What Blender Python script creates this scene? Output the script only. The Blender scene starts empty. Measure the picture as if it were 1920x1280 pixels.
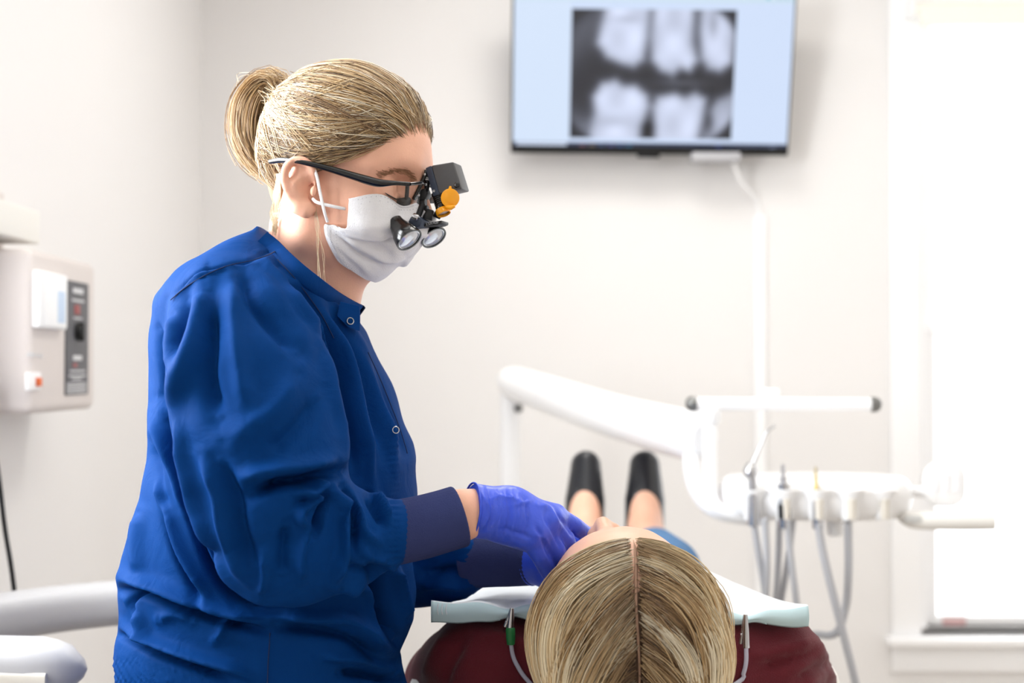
import bpy, bmesh, math, random
import numpy as np
from mathutils import Vector, Matrix

# ------------------------------------------------------------------ camera
FPX = 2667.0; CX, CY = 960.0, 640.0; HORIZON = 690.0; CAMZ = 1.10
PITCH = math.atan((HORIZON - CY) / FPX)
scene = bpy.context.scene
cam_data = bpy.data.cameras.new('camera'); cam = bpy.data.objects.new('camera', cam_data)
scene.collection.objects.link(cam)
cam.location = (0, 0, CAMZ); cam.rotation_euler = (math.pi/2 + PITCH, 0, 0)
cam_data.sensor_width = 36.0; cam_data.lens = FPX / 1920.0 * 36.0
cam_data.clip_start = 0.05
cam_data.dof.use_dof = True; cam_data.dof.focus_distance = 1.46; cam_data.dof.aperture_fstop = 4.0
scene.camera = cam
scene.view_settings.view_transform = 'Standard'
scene.view_settings.look = 'None'
scene.view_settings.gamma = 1.0
scene.view_settings.use_curve_mapping = False
scene.view_settings.exposure = 0.05
scene.cycles.use_denoising = True
scene.cycles.max_bounces = 10
scene.cycles.diffuse_bounces = 6

def P(px, py, d):
    """photo pixel -> world point at distance y = d (d comes from what the thing touches)"""
    x = (px - CX) / FPX; y = -(py - CY) / FPX
    c, s = math.cos(PITCH), math.sin(PITCH)
    ry = c - y * s; rz = s + y * c
    k = d / ry
    return np.array([x * k, d, CAMZ + rz * k])
def project(V):
    V = np.asarray(V, dtype=np.float64); X = V[..., 0]; Y = V[..., 1]; Z = V[..., 2] - CAMZ
    c, s = math.cos(PITCH), math.sin(PITCH)
    dep = Y * c + Z * s; up = -Y * s + Z * c
    return CX + FPX * X / dep, CY - FPX * up / dep

# ------------------------------------------------------------------ world + lights
world = bpy.data.worlds.new('sky'); scene.world = world; world.use_nodes = True
bg = world.node_tree.nodes['Background']
bg.inputs['Color'].default_value = (0.93, 0.96, 1.0, 1); bg.inputs['Strength'].default_value = 3.0

def area(name, loc, rot, sx, sy, power, col=(1, 1, 1)):
    l = bpy.data.lights.new(name, 'AREA'); l.shape = 'RECTANGLE'; l.size = sx; l.size_y = sy
    l.energy = power; l.color = col
    o = bpy.data.objects.new(name, l); scene.collection.objects.link(o)
    o.location = loc; o.rotation_euler = rot
    return o
DB = 4.2; XL = (375 - CX) / FPX * DB; XR = 2.5; ZC = 2.55; YF = -2.6
# daylight at the back window and at an unseen left window lighting the dentist
area('daylight_back_window', (1.75, DB + 0.16, 1.25), (math.radians(-90), 0, 0), 1.05, 1.75, 4, (0.93, 0.97, 1.0))
area('daylight_unseen_window', (XL - 0.13, 1.56, 1.66), (0, math.radians(-90), 0), 1.2, 0.95, 56, (0.95, 0.98, 1.0))
# unseen ceiling panels; the first, behind the camera, is added fill for her face
CEIL_LIGHTS = [(0.2, -1.2, 12.0), (0.35, 1.75, 3.5), (0.2, 3.2, 8.5), (1.75, 0.5, 2.5), (1.75, 2.9, 0.6)]
for i, (x, y, pw) in enumerate(CEIL_LIGHTS):
    area('ceiling_panel_lamp', (x, y, ZC - 0.035), (0, 0, 0), 0.56, 0.56, pw, (1.0, 0.985, 0.965))

# ------------------------------------------------------------------ materials
def s2l(c):
    return tuple(((v / 255.0) / 12.92 if v / 255.0 <= 0.04045 else ((v / 255.0 + 0.055) / 1.055) ** 2.4) for v in c)
MATS = {}
def mat(name, rgb, rough=0.5, metal=0.0, var=0.0, var_scale=8.0, bump=0.0, bump_scale=200.0, spec=0.5, sheen=0.0,
        coat=0.0, trans=0.0, emit=None, emit_strength=0.0, sss=0.0, alpha=1.0, attr=None, ior=1.45, wrinkle=0.0, wrinkle_scale=30.0):
    if name in MATS: return MATS[name]
    m = bpy.data.materials.new(name); m.use_nodes = True; MATS[name] = m
    nt = m.node_tree; b = nt.nodes['Principled BSDF']; L = nt.links
    col = (*s2l(rgb), 1)
    b.inputs['Base Color'].default_value = col; b.inputs['Roughness'].default_value = rough
    b.inputs['Metallic'].default_value = metal; b.inputs['Specular IOR Level'].default_value = spec
    b.inputs['IOR'].default_value = ior
    b.inputs['Sheen Weight'].default_value = sheen; b.inputs['Coat Weight'].default_value = coat
    b.inputs['Transmission Weight'].default_value = trans; b.inputs['Alpha'].default_value = alpha
    if sss:
        b.inputs['Subsurface Weight'].default_value = sss
        b.inputs['Subsurface Radius'].default_value = (0.012, 0.005, 0.003)
        b.inputs['Subsurface Scale'].default_value = 0.35
    if emit is not None:
        b.inputs['Emission Color'].default_value = (*s2l(emit), 1); b.inputs['Emission Strength'].default_value = emit_strength
    tc = nt.nodes.new('ShaderNodeTexCoord')
    src = None
    if attr:
        a = nt.nodes.new('ShaderNodeVertexColor'); a.layer_name = attr; src = a.outputs['Color']
        L.new(src, b.inputs['Base Color'])
    if var > 0:
        n = nt.nodes.new('ShaderNodeTexNoise'); n.inputs['Scale'].default_value = var_scale; n.inputs['Detail'].default_value = 6
        L.new(tc.outputs['Object'], n.inputs['Vector'])
        h = nt.nodes.new('ShaderNodeHueSaturation')
        mr = nt.nodes.new('ShaderNodeMapRange'); mr.inputs['To Min'].default_value = 1 - var; mr.inputs['To Max'].default_value = 1 + var
        L.new(n.outputs['Fac'], mr.inputs['Value']); L.new(mr.outputs['Result'], h.inputs['Value'])
        if src is not None: L.new(src, h.inputs['Color'])
        else: h.inputs['Color'].default_value = col
        L.new(h.outputs['Color'], b.inputs['Base Color'])
    if bump > 0:
        n2 = nt.nodes.new('ShaderNodeTexNoise'); n2.inputs['Scale'].default_value = bump_scale; n2.inputs['Detail'].default_value = 3
        L.new(tc.outputs['Object'], n2.inputs['Vector'])
        bp = nt.nodes.new('ShaderNodeBump'); bp.inputs['Strength'].default_value = bump; bp.inputs['Distance'].default_value = 0.002
        L.new(n2.outputs['Fac'], bp.inputs['Height']); L.new(bp.outputs['Normal'], b.inputs['Normal'])
        if wrinkle > 0:
            n3 = nt.nodes.new('ShaderNodeTexNoise'); n3.inputs['Scale'].default_value = wrinkle_scale; n3.inputs['Detail'].default_value = 4; n3.inputs['Distortion'].default_value = 1.2
            L.new(tc.outputs['Object'], n3.inputs['Vector'])
            b3 = nt.nodes.new('ShaderNodeBump'); b3.inputs['Strength'].default_value = wrinkle; b3.inputs['Distance'].default_value = 0.01
            L.new(n3.outputs['Fac'], b3.inputs['Height']); L.new(b3.outputs['Normal'], bp.inputs['Normal'])
    return m

# ------------------------------------------------------------------ objects
COL = scene.collection
def tag(o, label=None, cat=None, group=None, kind=None):
    if label: o['label'] = label
    if cat: o['category'] = cat
    if group: o['group'] = group
    if kind: o['kind'] = kind
    return o
def thing(name, loc, label, cat, group=None):
    o = bpy.data.objects.new(name, None); COL.objects.link(o); o.location = tuple(float(v) for v in loc)
    o.empty_display_size = 0.05
    return tag(o, label, cat, group)
def attach(o, parent):
    if parent is None: return o
    o.parent = parent
    if parent.type == 'EMPTY': o.matrix_parent_inverse = Matrix.Translation(-Vector(parent.location))
    return o
def obj(name, me, m, parent=None):
    o = bpy.data.objects.new(name, me); COL.objects.link(o)
    if m is not None:
        for mm in (m if isinstance(m, (list, tuple)) else [m]): me.materials.append(mm)
    return attach(o, parent)
def npmesh(name, V, F, smooth=True, colors=None, mat_idx=None):
    V = np.asarray(V, dtype=np.float32); F = np.asarray(F, dtype=np.int32)
    me = bpy.data.meshes.new(name); n = F.shape[1]
    me.vertices.add(len(V)); me.vertices.foreach_set('co', V.ravel())
    me.loops.add(F.size); me.loops.foreach_set('vertex_index', F.ravel())
    me.polygons.add(len(F)); me.polygons.foreach_set('loop_start', np.arange(0, F.size, n, dtype=np.int32))
    if smooth: me.polygons.foreach_set('use_smooth', np.ones(len(F), dtype=bool))
    if mat_idx is not None: me.polygons.foreach_set('material_index', np.asarray(mat_idx, dtype=np.int32))
    me.update(calc_edges=True)
    if colors is not None:
        a = me.color_attributes.new('Col', 'FLOAT_COLOR', 'POINT')
        c = np.ones((len(V), 4), dtype=np.float32); c[:, :3] = colors; a.data.foreach_set('color', c.ravel())
    return me
def nobj(name, V, F, m, parent=None, smooth=True, colors=None, mat_idx=None):
    return obj(name, npmesh(name, V, F, smooth, colors, mat_idx), m, parent)
def bm_obj(name, bm, m, parent=None, smooth=True, angle=40):
    me = bpy.data.meshes.new(name); bm.normal_update(); bm.to_mesh(me); bm.free()
    if smooth:
        me.polygons.foreach_set('use_smooth', np.ones(len(me.polygons), dtype=bool))
        try: me.set_sharp_from_angle(angle=math.radians(angle))
        except Exception: pass
    return obj(name, me, m, parent)
def box_bm(lo, hi, bev=0.0, seg=3, bm=None, M=None):
    b = bm or bmesh.new(); t = bmesh.new()
    lo = np.array(lo, float); hi = np.array(hi, float)
    bmesh.ops.create_cube(t, size=1.0)
    for v in t.verts:
        v.co = Vector([(lo[i] + hi[i]) / 2 + v.co[i] * (hi[i] - lo[i]) for i in range(3)])
    if bev > 0: bmesh.ops.bevel(t, geom=list(t.edges), offset=bev, segments=seg, profile=0.5, affect='EDGES')
    if M is not None: bmesh.ops.transform(t, matrix=M, verts=t.verts)
    me = bpy.data.meshes.new('t'); t.to_mesh(me); t.free(); b.from_mesh(me); bpy.data.meshes.remove(me)
    return b
def box(name, lo, hi, m, parent=None, bev=0.0, seg=3, M=None):
    return bm_obj(name, box_bm(lo, hi, bev, seg, M=M), m, parent)
def spline(pts, n):
    """Catmull-Rom through rows of pts (any number of columns), n samples, chord-length spaced"""
    p = np.asarray(pts, float)
    if len(p) == 2:
        t = np.linspace(0, 1, n)[:, None]; return p[0] * (1 - t) + p[1] * t
    q = np.vstack([2 * p[0] - p[1], p, 2 * p[-1] - p[-2]])
    k = min(3, p.shape[1])
    seg = np.linalg.norm(np.diff(p[:, :k], axis=0), axis=1) + 1e-9
    cum = np.concatenate([[0], np.cumsum(seg)]); s = np.linspace(0, cum[-1], n)
    i = np.clip(np.searchsorted(cum, s, side='right') - 1, 0, len(p) - 2)
    t = ((s - cum[i]) / seg[i])[:, None]
    a, b, c, d = q[i], q[i + 1], q[i + 2], q[i + 3]
    return 0.5 * (2 * b + (c - a) * t + (2 * a - 5 * b + 4 * c - d) * t ** 2 + (3 * b - a - 3 * c + d) * t ** 3)
def tube_arrays(pts, rad, n=None, sides=16, cap=True, up=None, aspect=1.0, power=2.0):
    """swept tube; rad scalar or per point; aspect = height/width of the section; power>2 squares it"""
    pts = np.asarray(pts, float); r = np.broadcast_to(np.asarray(rad, float), (len(pts),))
    A = np.hstack([pts, r[:, None]])
    if n: A = spline(A, n)
    C = A[:, :3]; R = np.maximum(A[:, 3], 1e-5)
    T = np.gradient(C, axis=0); T /= np.linalg.norm(T, axis=1)[:, None] + 1e-12
    N = np.zeros_like(T)
    u = np.array(up if up is not None else ((0, 0, 1) if abs(T[0][2]) < 0.9 else (1, 0, 0)), float)
    for i in range(len(C)):
        if up is None and i > 0: u = N[i - 1]
        v = u - T[i] * np.dot(u, T[i]); N[i] = v / (np.linalg.norm(v) + 1e-12)
    B = np.cross(T, N)
    th = np.linspace(0, 2 * np.pi, sides, endpoint=False); c, s = np.cos(th), np.sin(th)
    if power != 2.0:
        c = np.sign(c) * np.abs(c) ** (2 / power); s = np.sign(s) * np.abs(s) ** (2 / power)
    V = C[:, None, :] + R[:, None, None] * (c[None, :, None] * N[:, None, :] * aspect + s[None, :, None] * B[:, None, :])
    k = len(C); V = V.reshape(-1, 3)
    i = np.arange(k - 1)[:, None]; j = np.arange(sides)[None, :]; j2 = (j + 1) % sides
    F = np.stack([i * sides + j, i * sides + j2, (i + 1) * sides + j2, (i + 1) * sides + j], -1).reshape(-1, 4)
    if cap:
        a = len(V); V = np.vstack([V, C[0], C[-1]]); jj = np.arange(sides); j2 = (jj + 1) % sides
        f0 = np.stack([j2, jj, np.full(sides, a), np.full(sides, a)], -1)
        f1 = np.stack([(k - 1) * sides + jj, (k - 1) * sides + j2, np.full(sides, a + 1), np.full(sides, a + 1)], -1)
        return V, F, f0, f1
    return V, F, None, None
def tube(name, pts, rad, m, parent=None, n=None, sides=16, up=None, aspect=1.0, power=2.0, cap=True, smooth=True):
    V, F, f0, f1 = tube_arrays(pts, rad, n, sides, cap, up, aspect, power)
    bm = bmesh.new(); vs = [bm.verts.new(v) for v in V]
    for f in F: bm.faces.new([vs[q] for q in f])
    if cap:
        for f in list(f0) + list(f1): bm.faces.new([vs[q] for q in f[:3]])
    return bm_obj(name, bm, m, parent, smooth, 50)
def merge(arrs):
    Vs, Fs, o = [], [], 0
    for V, F in arrs:
        Vs.append(V); Fs.append(F + o); o += len(V)
    return np.vstack(Vs), np.vstack(Fs)
def lathe(name, p0, p1, prof, m, parent=None, sides=32):
    """prof: list of (t along p0->p1 in metres, radius)"""
    p0 = np.asarray(p0, float); p1 = np.asarray(p1, float); ax = (p1 - p0) / np.linalg.norm(p1 - p0)
    u = np.array((0, 0, 1.0)) if abs(ax[2]) < 0.9 else np.array((1.0, 0, 0))
    u = u - ax * u.dot(ax); u /= np.linalg.norm(u); w = np.cross(ax, u)
    th = np.linspace(0, 2 * np.pi, sides, endpoint=False)
    bm = bmesh.new(); rings = []
    for t, r in prof:
        c = p0 + ax * t
        if r < 1e-6: rings.append([bm.verts.new(c)])
        else: rings.append([bm.verts.new(c + r * (math.cos(a) * u + math.sin(a) * w)) for a in th])
    for a, b in zip(rings[:-1], rings[1:]):
        for j in range(sides):
            k = (j + 1) % sides
            if len(a) == 1 and len(b) == 1: continue
            if len(a) == 1: bm.faces.new([a[0], b[k], b[j]])
            elif len(b) == 1: bm.faces.new([a[j], a[k], b[0]])
            else: bm.faces.new([a[j], a[k], b[k], b[j]])
    bmesh.ops.recalc_face_normals(bm, faces=bm.faces)
    return bm_obj(name, bm, m, parent, True, 35)
def prism(name, poly, offset, m, parent=None, bev=0.0, seg=2):
    """poly: ring of 3-D points; extruded by the vector offset"""
    bm = bmesh.new(); a = [bm.verts.new(p) for p in poly]; b = [bm.verts.new(np.asarray(p) + offset) for p in poly]
    bm.faces.new(a); bm.faces.new(b[::-1]); n = len(a)
    for i in range(n): bm.faces.new([a[(i + 1) % n], a[i], b[i], b[(i + 1) % n]])
    bmesh.ops.recalc_face_normals(bm, faces=bm.faces)
    if bev > 0: bmesh.ops.bevel(bm, geom=list(bm.edges), offset=bev, segments=seg, profile=0.5, affect='EDGES')
    return bm_obj(name, bm, m, parent, True, 35)
def rounded_rect(w, h, r, n=6):
    pts = []
    for cx, cy, a0 in ((w/2 - r, h/2 - r, 0), (-w/2 + r, h/2 - r, 90), (-w/2 + r, -h/2 + r, 180), (w/2 - r, -h/2 + r, 270)):
        for k in range(n + 1):
            a = math.radians(a0 + 90 * k / n); pts.append((cx + r * math.cos(a), cy + r * math.sin(a)))
    return pts
def text_obj(name, body, size, M, m, parent=None, depth=0.0003):
    cu = bpy.data.curves.new(name, 'FONT'); cu.body = body; cu.size = size; cu.align_x = 'CENTER'; cu.align_y = 'CENTER'; cu.extrude = depth
    t = bpy.data.objects.new('tmp_text', cu); COL.objects.link(t)
    dg = bpy.context.evaluated_depsgraph_get(); me = bpy.data.meshes.new_from_object(t.evaluated_get(dg))
    bpy.data.objects.remove(t); me.transform(M)
    return obj(name, me, m, parent)

# ------------------------------------------------------------------ distance-field sculpting
def smin(a, b, k):
    if k <= 0: return np.minimum(a, b)
    h = np.maximum(k - np.abs(a - b), 0) / k
    return np.minimum(a, b) - h * h * k * 0.25
def smax(a, b, k): return -smin(-a, -b, k)
class Field:
    def __init__(s, lo, hi, h):
        s.lo = np.array(lo, float); s.h = h; s.n = np.ceil((np.array(hi) - s.lo) / h).astype(int) + 1
        s.ax = [(s.lo[i] + h * np.arange(s.n[i])).astype(np.float32) for i in range(3)]
        s.F = np.full(s.n, 0.3, dtype=np.float32)
    def _sl(s, lo, hi):
        a = np.clip(np.floor((np.asarray(lo) - s.lo) / s.h).astype(int), 0, s.n)
        b = np.clip(np.ceil((np.asarray(hi) - s.lo) / s.h).astype(int) + 1, 0, s.n)
        return a, b
    def apply(s, fn, lo, hi, k, op='add'):
        a, b = s._sl(lo, hi)
        if np.any(b <= a): return
        x = s.ax[0][a[0]:b[0], None, None]; y = s.ax[1][None, a[1]:b[1], None]; z = s.ax[2][None, None, a[2]:b[2]]
        d = fn(x, y, z).astype(np.float32)
        S = s.F[a[0]:b[0], a[1]:b[1], a[2]:b[2]]
        S[...] = smin(S, d, k) if op == 'add' else (smax(S, -d, k) if op == 'sub' else smax(S, d, k))
    def chain(s, pts, rad, k=0.01, op='add', squash=None, n=None):
        pts = np.asarray(pts, float); rad = np.broadcast_to(np.asarray(rad, float), (len(pts),))
        if n:
            A = spline(np.hstack([pts, rad[:, None]]), n); pts, rad = A[:, :3], A[:, 3]
        q = np.ones(3) if squash is None else np.asarray(squash, float)
        m = rad.max() / q.min() + k + 3 * s.h
        def fn(x, y, z):
            out = None
            for i in range(len(pts) - 1):
                a = pts[i] * q; b = pts[i + 1] * q; ab = b - a; L2 = max(ab.dot(ab), 1e-12)
                px, py, pz = x * q[0] - a[0], y * q[1] - a[1], z * q[2] - a[2]
                t = np.clip((px * ab[0] + py * ab[1] + pz * ab[2]) / L2, 0, 1)
                d = np.sqrt((px - t * ab[0]) ** 2 + (py - t * ab[1]) ** 2 + (pz - t * ab[2]) ** 2) - (rad[i] + (rad[i + 1] - rad[i]) * t)
                out = d if out is None else np.minimum(out, d)
            return out
        s.apply(fn, pts.min(0) - m, pts.max(0) + m, k, op)
    def ell(s, c, r, k=0.01, op='add', R=None):
        c = np.asarray(c, float); r = np.asarray(r, float); m = r.max() + k + 3 * s.h
        def fn(x, y, z):
            px, py, pz = x - c[0], y - c[1], z - c[2]
            if R is not None:
                px, py, pz = (R[0][0]*px + R[0][1]*py + R[0][2]*pz, R[1][0]*px + R[1][1]*py + R[1][2]*pz, R[2][0]*px + R[2][1]*py + R[2][2]*pz)
            k0 = np.sqrt((px / r[0]) ** 2 + (py / r[1]) ** 2 + (pz / r[2]) ** 2)
            k1 = np.sqrt((px / r[0]**2) ** 2 + (py / r[1]**2) ** 2 + (pz / r[2]**2) ** 2)
            return k0 * (k0 - 1) / np.maximum(k1, 1e-6)
        s.apply(fn, c - m, c + m, k, op)
    def sample(s, V):
        u = (np.asarray(V) - s.lo) / s.h; i = np.clip(np.floor(u).astype(int), 0, s.n - 2); f = np.clip(u - i, 0, 1); out = 0
        for a in (0, 1):
            for b in (0, 1):
                for c in (0, 1):
                    w = (f[:, 0] if a else 1 - f[:, 0]) * (f[:, 1] if b else 1 - f[:, 1]) * (f[:, 2] if c else 1 - f[:, 2])
                    out = out + w * s.F[i[:, 0] + a, i[:, 1] + b, i[:, 2] + c]
        return out
    def push(s, V, lift, it=3):
        """move points outwards until they clear the surface by lift"""
        V = np.array(V, float)
        for _ in range(it):
            d = s.sample(V); e = s.h
            g = np.stack([s.sample(V + np.eye(3)[k] * e) - s.sample(V - np.eye(3)[k] * e) for k in range(3)], 1)
            g /= np.linalg.norm(g, axis=1)[:, None] + 1e-9
            V = V + g * np.maximum(lift - d, 0)[:, None]
        return V
    def mesh(s, smooth=1, lam=0.5):
        F = s.F; h = s.h; ins = F < 0
        nx, ny, nz = F.shape
        cnt = np.zeros((nx-1, ny-1, nz-1), dtype=np.int8)
        for dx in (0, 1):
            for dy in (0, 1):
                for dz in (0, 1): cnt += ins[dx:nx-1+dx, dy:ny-1+dy, dz:nz-1+dz]
        act = (cnt > 0) & (cnt < 8)
        idx = np.full(act.shape, -1, dtype=np.int64); ii = np.argwhere(act); idx[act] = np.arange(len(ii))
        acc = np.zeros((len(ii), 3)); num = np.zeros(len(ii))
        for axis in range(3):
            o1, o2 = [a for a in range(3) if a != axis]
            for p in (0, 1):
                for q in (0, 1):
                    c0 = ii.copy(); c0[:, o1] += p; c0[:, o2] += q; c1 = c0.copy(); c1[:, axis] += 1
                    f0 = F[c0[:, 0], c0[:, 1], c0[:, 2]]; f1 = F[c1[:, 0], c1[:, 1], c1[:, 2]]
                    x = (f0 < 0) != (f1 < 0)
                    t = np.where(x, f0 / np.where(f0 == f1, 1, f0 - f1), 0)
                    pt = c0.astype(float); pt[:, axis] += t
                    acc += np.where(x[:, None], pt, 0); num += x
        V = s.lo + h * acc / np.maximum(num, 1)[:, None]
        quads = []
        for axis in range(3):
            o1, o2 = [(1, 2), (2, 0), (0, 1)][axis]
            A = ins; sl0 = [slice(None)] * 3; sl1 = [slice(None)] * 3
            sl0[axis] = slice(0, -1); sl1[axis] = slice(1, None)
            ch = A[tuple(sl0)] != A[tuple(sl1)]
            e = np.argwhere(ch)
            ok = (e[:, o1] > 0) & (e[:, o2] > 0) & (e[:, o1] < F.shape[o1] - 1) & (e[:, o2] < F.shape[o2] - 1)
            e = e[ok]; flip = ~A[e[:, 0], e[:, 1], e[:, 2]]
            def cell(d1, d2):
                c = e.copy(); c[:, o1] -= d1; c[:, o2] -= d2
                return idx[c[:, 0], c[:, 1], c[:, 2]]
            q = np.stack([cell(1, 1), cell(0, 1), cell(0, 0), cell(1, 0)], -1)
            q[flip] = q[flip][:, ::-1]; quads.append(q)
        Q = np.vstack(quads); Q = Q[(Q >= 0).all(1)]
        return smooth_mesh(V, Q, smooth, lam), Q
def smooth_mesh(V, Q, it, lam=0.5):
    n = len(V)
    e = np.vstack([Q[:, [0, 1]], Q[:, [1, 2]], Q[:, [2, 3]], Q[:, [3, 0]]]); e = np.vstack([e, e[:, ::-1]])
    deg = np.maximum(np.bincount(e[:, 0], minlength=n), 1)
    for _ in range(it):
        A = np.stack([np.bincount(e[:, 0], weights=V[e[:, 1], c], minlength=n) for c in range(3)], -1) / deg[:, None]
        V = V + lam * (A - V)
    return V
def vnormals(V, Q):
    fn = np.cross(V[Q[:, 2]] - V[Q[:, 0]], V[Q[:, 3]] - V[Q[:, 1]])
    N = np.zeros_like(V)
    for c in range(3):
        for j in range(4): N[:, c] += np.bincount(Q[:, j], weights=fn[:, c], minlength=len(V))
    return N / (np.linalg.norm(N, axis=1)[:, None] + 1e-12)
def poly_sdf(poly, x, y):
    """signed distance to a 2-D polygon (negative inside), broadcasting"""
    p = np.asarray(poly, float); n = len(p); d = None; s = None
    for i in range(n):
        a = p[i]; b = p[i - 1]; e = b - a; wx = x - a[0]; wy = y - a[1]
        t = np.clip((wx * e[0] + wy * e[1]) / max(e.dot(e), 1e-12), 0, 1)
        dd = (wx - e[0] * t) ** 2 + (wy - e[1] * t) ** 2
        d = dd if d is None else np.minimum(d, dd)
        c1 = y >= a[1]; c2 = y < b[1]; c3 = e[0] * wy > e[1] * wx
        flip = (c1 & c2 & c3) | (~c1 & ~c2 & ~c3)
        s = np.where(flip, -1.0, 1.0) if s is None else np.where(flip, -s, s)
    return s * np.sqrt(d)
def strands(paths, rad, cols, sides=3):
    """paths (n,k,3), rad (n,k), cols (n,3) -> one mesh of thin tubes with a point colour"""
    n, k, _ = paths.shape
    T = np.gradient(paths, axis=1); T /= np.linalg.norm(T, axis=2)[..., None] + 1e-12
    ref = np.array((0.31, 0.77, 0.55)); N = np.cross(T, ref); N /= np.linalg.norm(N, axis=2)[..., None] + 1e-12
    B = np.cross(T, N); th = np.arange(sides) * 2 * np.pi / sides
    V = paths[:, :, None, :] + rad[:, :, None, None] * (np.cos(th)[None, None, :, None] * N[:, :, None, :] + np.sin(th)[None, None, :, None] * B[:, :, None, :])
    V = V.reshape(-1, 3)
    a = np.arange(n)[:, None, None] * k * sides; i = np.arange(k - 1)[None, :, None] * sides; j = np.arange(sides)[None, None, :]; j2 = (j + 1) % sides
    F = np.stack([a + i + j, a + i + j2, a + i + sides + j2, a + i + sides + j], -1).reshape(-1, 4)
    C = np.repeat(cols, k * sides, axis=0) if cols.ndim == 2 else np.repeat(cols.reshape(-1, 3), sides, axis=0)
    return V, F, C
rng = np.random.default_rng(7)
# ------------------------------------------------------------------ room shell
M_wall = mat('wall_paint', (231, 229, 228), 0.85, var=0.012, var_scale=2.0, bump=0.05, bump_scale=350, spec=0.25)
M_white = mat('white_trim', (246, 246, 247), 0.45)
M_ceil = mat('ceiling_paint', (244, 243, 240), 0.9)
M_floor = mat('vinyl_floor', (196, 188, 178), 0.45, var=0.06, var_scale=6)
M_glass = mat('window_glass', (255, 255, 255), 0.02)
def glassify(m):
    nt = m.node_tree; out = nt.nodes['Material Output']
    t = nt.nodes.new('ShaderNodeBsdfTransparent'); g = nt.nodes.new('ShaderNodeBsdfGlossy'); g.inputs['Roughness'].default_value = 0.02
    mx = nt.nodes.new('ShaderNodeMixShader'); mx.inputs[0].default_value = 0.05
    nt.links.new(t.outputs[0], mx.inputs[1]); nt.links.new(g.outputs[0], mx.inputs[2]); nt.links.new(mx.outputs[0], out.inputs['Surface'])
glassify(M_glass)
def struct(o): o['kind'] = 'structure'; return o
T = 0.14
struct(box('floor', (XL - T, YF - T, -0.1), (XR + T, DB + T, 0), M_floor))
struct(box('ceiling', (XL - T, YF - T, ZC), (XR + T, DB + T, ZC + 0.1), M_ceil))
# windows: back wall opening and left wall opening
WX0, WX1, WZ0, WZ1 = 1.20, 2.25, 0.335, 2.17
LY0, LY1, LZ0, LZ1 = 1.03, 2.08, 1.0, 2.32
def wall_with_hole(name, plane, a0, a1, b0, b1, h):
    """plane 'y' or 'x' with (coord, thickness dir); a = horizontal axis, b = z"""
    axis, c0, c1 = plane; bm = bmesh.new()
    rects = [(a0, h[0], b0, b1), (h[1], a1, b0, b1), (h[0], h[1], b0, h[2]), (h[0], h[1], h[3], b1)]
    for r in rects:
        if axis == 'y': box_bm((r[0], c0, r[2]), (r[1], c1, r[3]), bm=bm)
        else: box_bm((c0, r[0], r[2]), (c1, r[1], r[3]), bm=bm)
    return struct(bm_obj(name, bm, M_wall, smooth=False))
wall_with_hole('wall_back', ('y', DB, DB + T), XL - T, XR + T, 0, ZC, (WX0, WX1, WZ0, WZ1))
wall_with_hole('wall_left', ('x', XL - T, XL), YF, DB, 0, ZC, (LY0, LY1, LZ0, LZ1))
struct(box('wall_right', (XR, YF, 0), (XR + T, DB, ZC), M_wall))
struct(box('wall_front', (XL - T, YF - T, 0), (XR + T, YF, ZC), M_wall))
struct(box('baseboard_back', (XL, DB - 0.014, 0), (XR, DB, 0.1), M_white, bev=0.004))
struct(box('baseboard_left', (XL, YF, 0), (XL + 0.014, DB - 0.014, 0.1), M_white, bev=0.004))

def window(n, label, axis, c, a0, a1, z0, z1, inward, rail_z, stool=True):
    """double-hung window in an opening; c = wall face coordinate, inward = -1/+1 towards the room"""
    e = thing('window_%d' % n, ((a0 + a1) / 2, c, z0) if axis == 'y' else (c, (a0 + a1) / 2, z0), label, 'window'); e['kind'] = 'structure'
    def b(name, a_lo, a_hi, zl, zh, t0, t1, m, parent=None, bev=0.003):
        t0, t1 = sorted((c + inward * t0, c + inward * t1))
        if axis == 'y': return box(name, (a_lo, t0, zl), (a_hi, t1, zh), m, parent or e, bev)
        return box(name, (t0, a_lo, zl), (t1, a_hi, zh), m, parent or e, bev)
    cw = 0.085
    b('casing', a0 - cw, a0, z0 - 0.02, z1 + cw, 0.0, 0.018, M_white); b('casing', a1, a1 + cw, z0 - 0.02, z1 + cw, 0.0, 0.018, M_white)
    b('head_casing', a0, a1, z1, z1 + cw, 0.0, 0.018, M_white)
    b('sill', a0 - cw - 0.02, a1 + cw + 0.02, z0 - 0.045, z0 - 0.02, 0.0, 0.055, M_white, bev=0.006)
    b('apron', a0 - cw, a1 + cw, z0 - 0.125, z0 - 0.045, 0.0, 0.016, M_white)
    b('jamb', a0, a0 + 0.022, z0, z1, -0.12, 0.0, M_white); b('jamb', a1 - 0.022, a1, z0, z1, -0.12, 0.0, M_white)
    b('stool', a0, a1, z0 - 0.02, z0, -0.12, 0.0, M_white)
    for (zl, zh, tt) in ((z0, rail_z + 0.02, 0.035), (rail_z - 0.02, z1, 0.075)):
        s = b('sash', a0 + 0.022, a1 - 0.022, zl, zl + 0.03, -tt - 0.03, -tt, M_white)
        b('sash_rail', a0 + 0.022, a1 - 0.022, zh - 0.04, zh, -tt - 0.03, -tt, M_white, s)
        b('sash_stile', a0 + 0.022, a0 + 0.062, zl + 0.03, zh - 0.04, -tt - 0.03, -tt, M_white, s)
        b('sash_stile', a1 - 0.062, a1 - 0.022, zl + 0.03, zh - 0.04, -tt - 0.03, -tt, M_white, s)
        b('pane', a0 + 0.062, a1 - 0.062, zl + 0.03, zh - 0.04, -tt - 0.018, -tt - 0.012, M_glass, s, 0)
    return e
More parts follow.
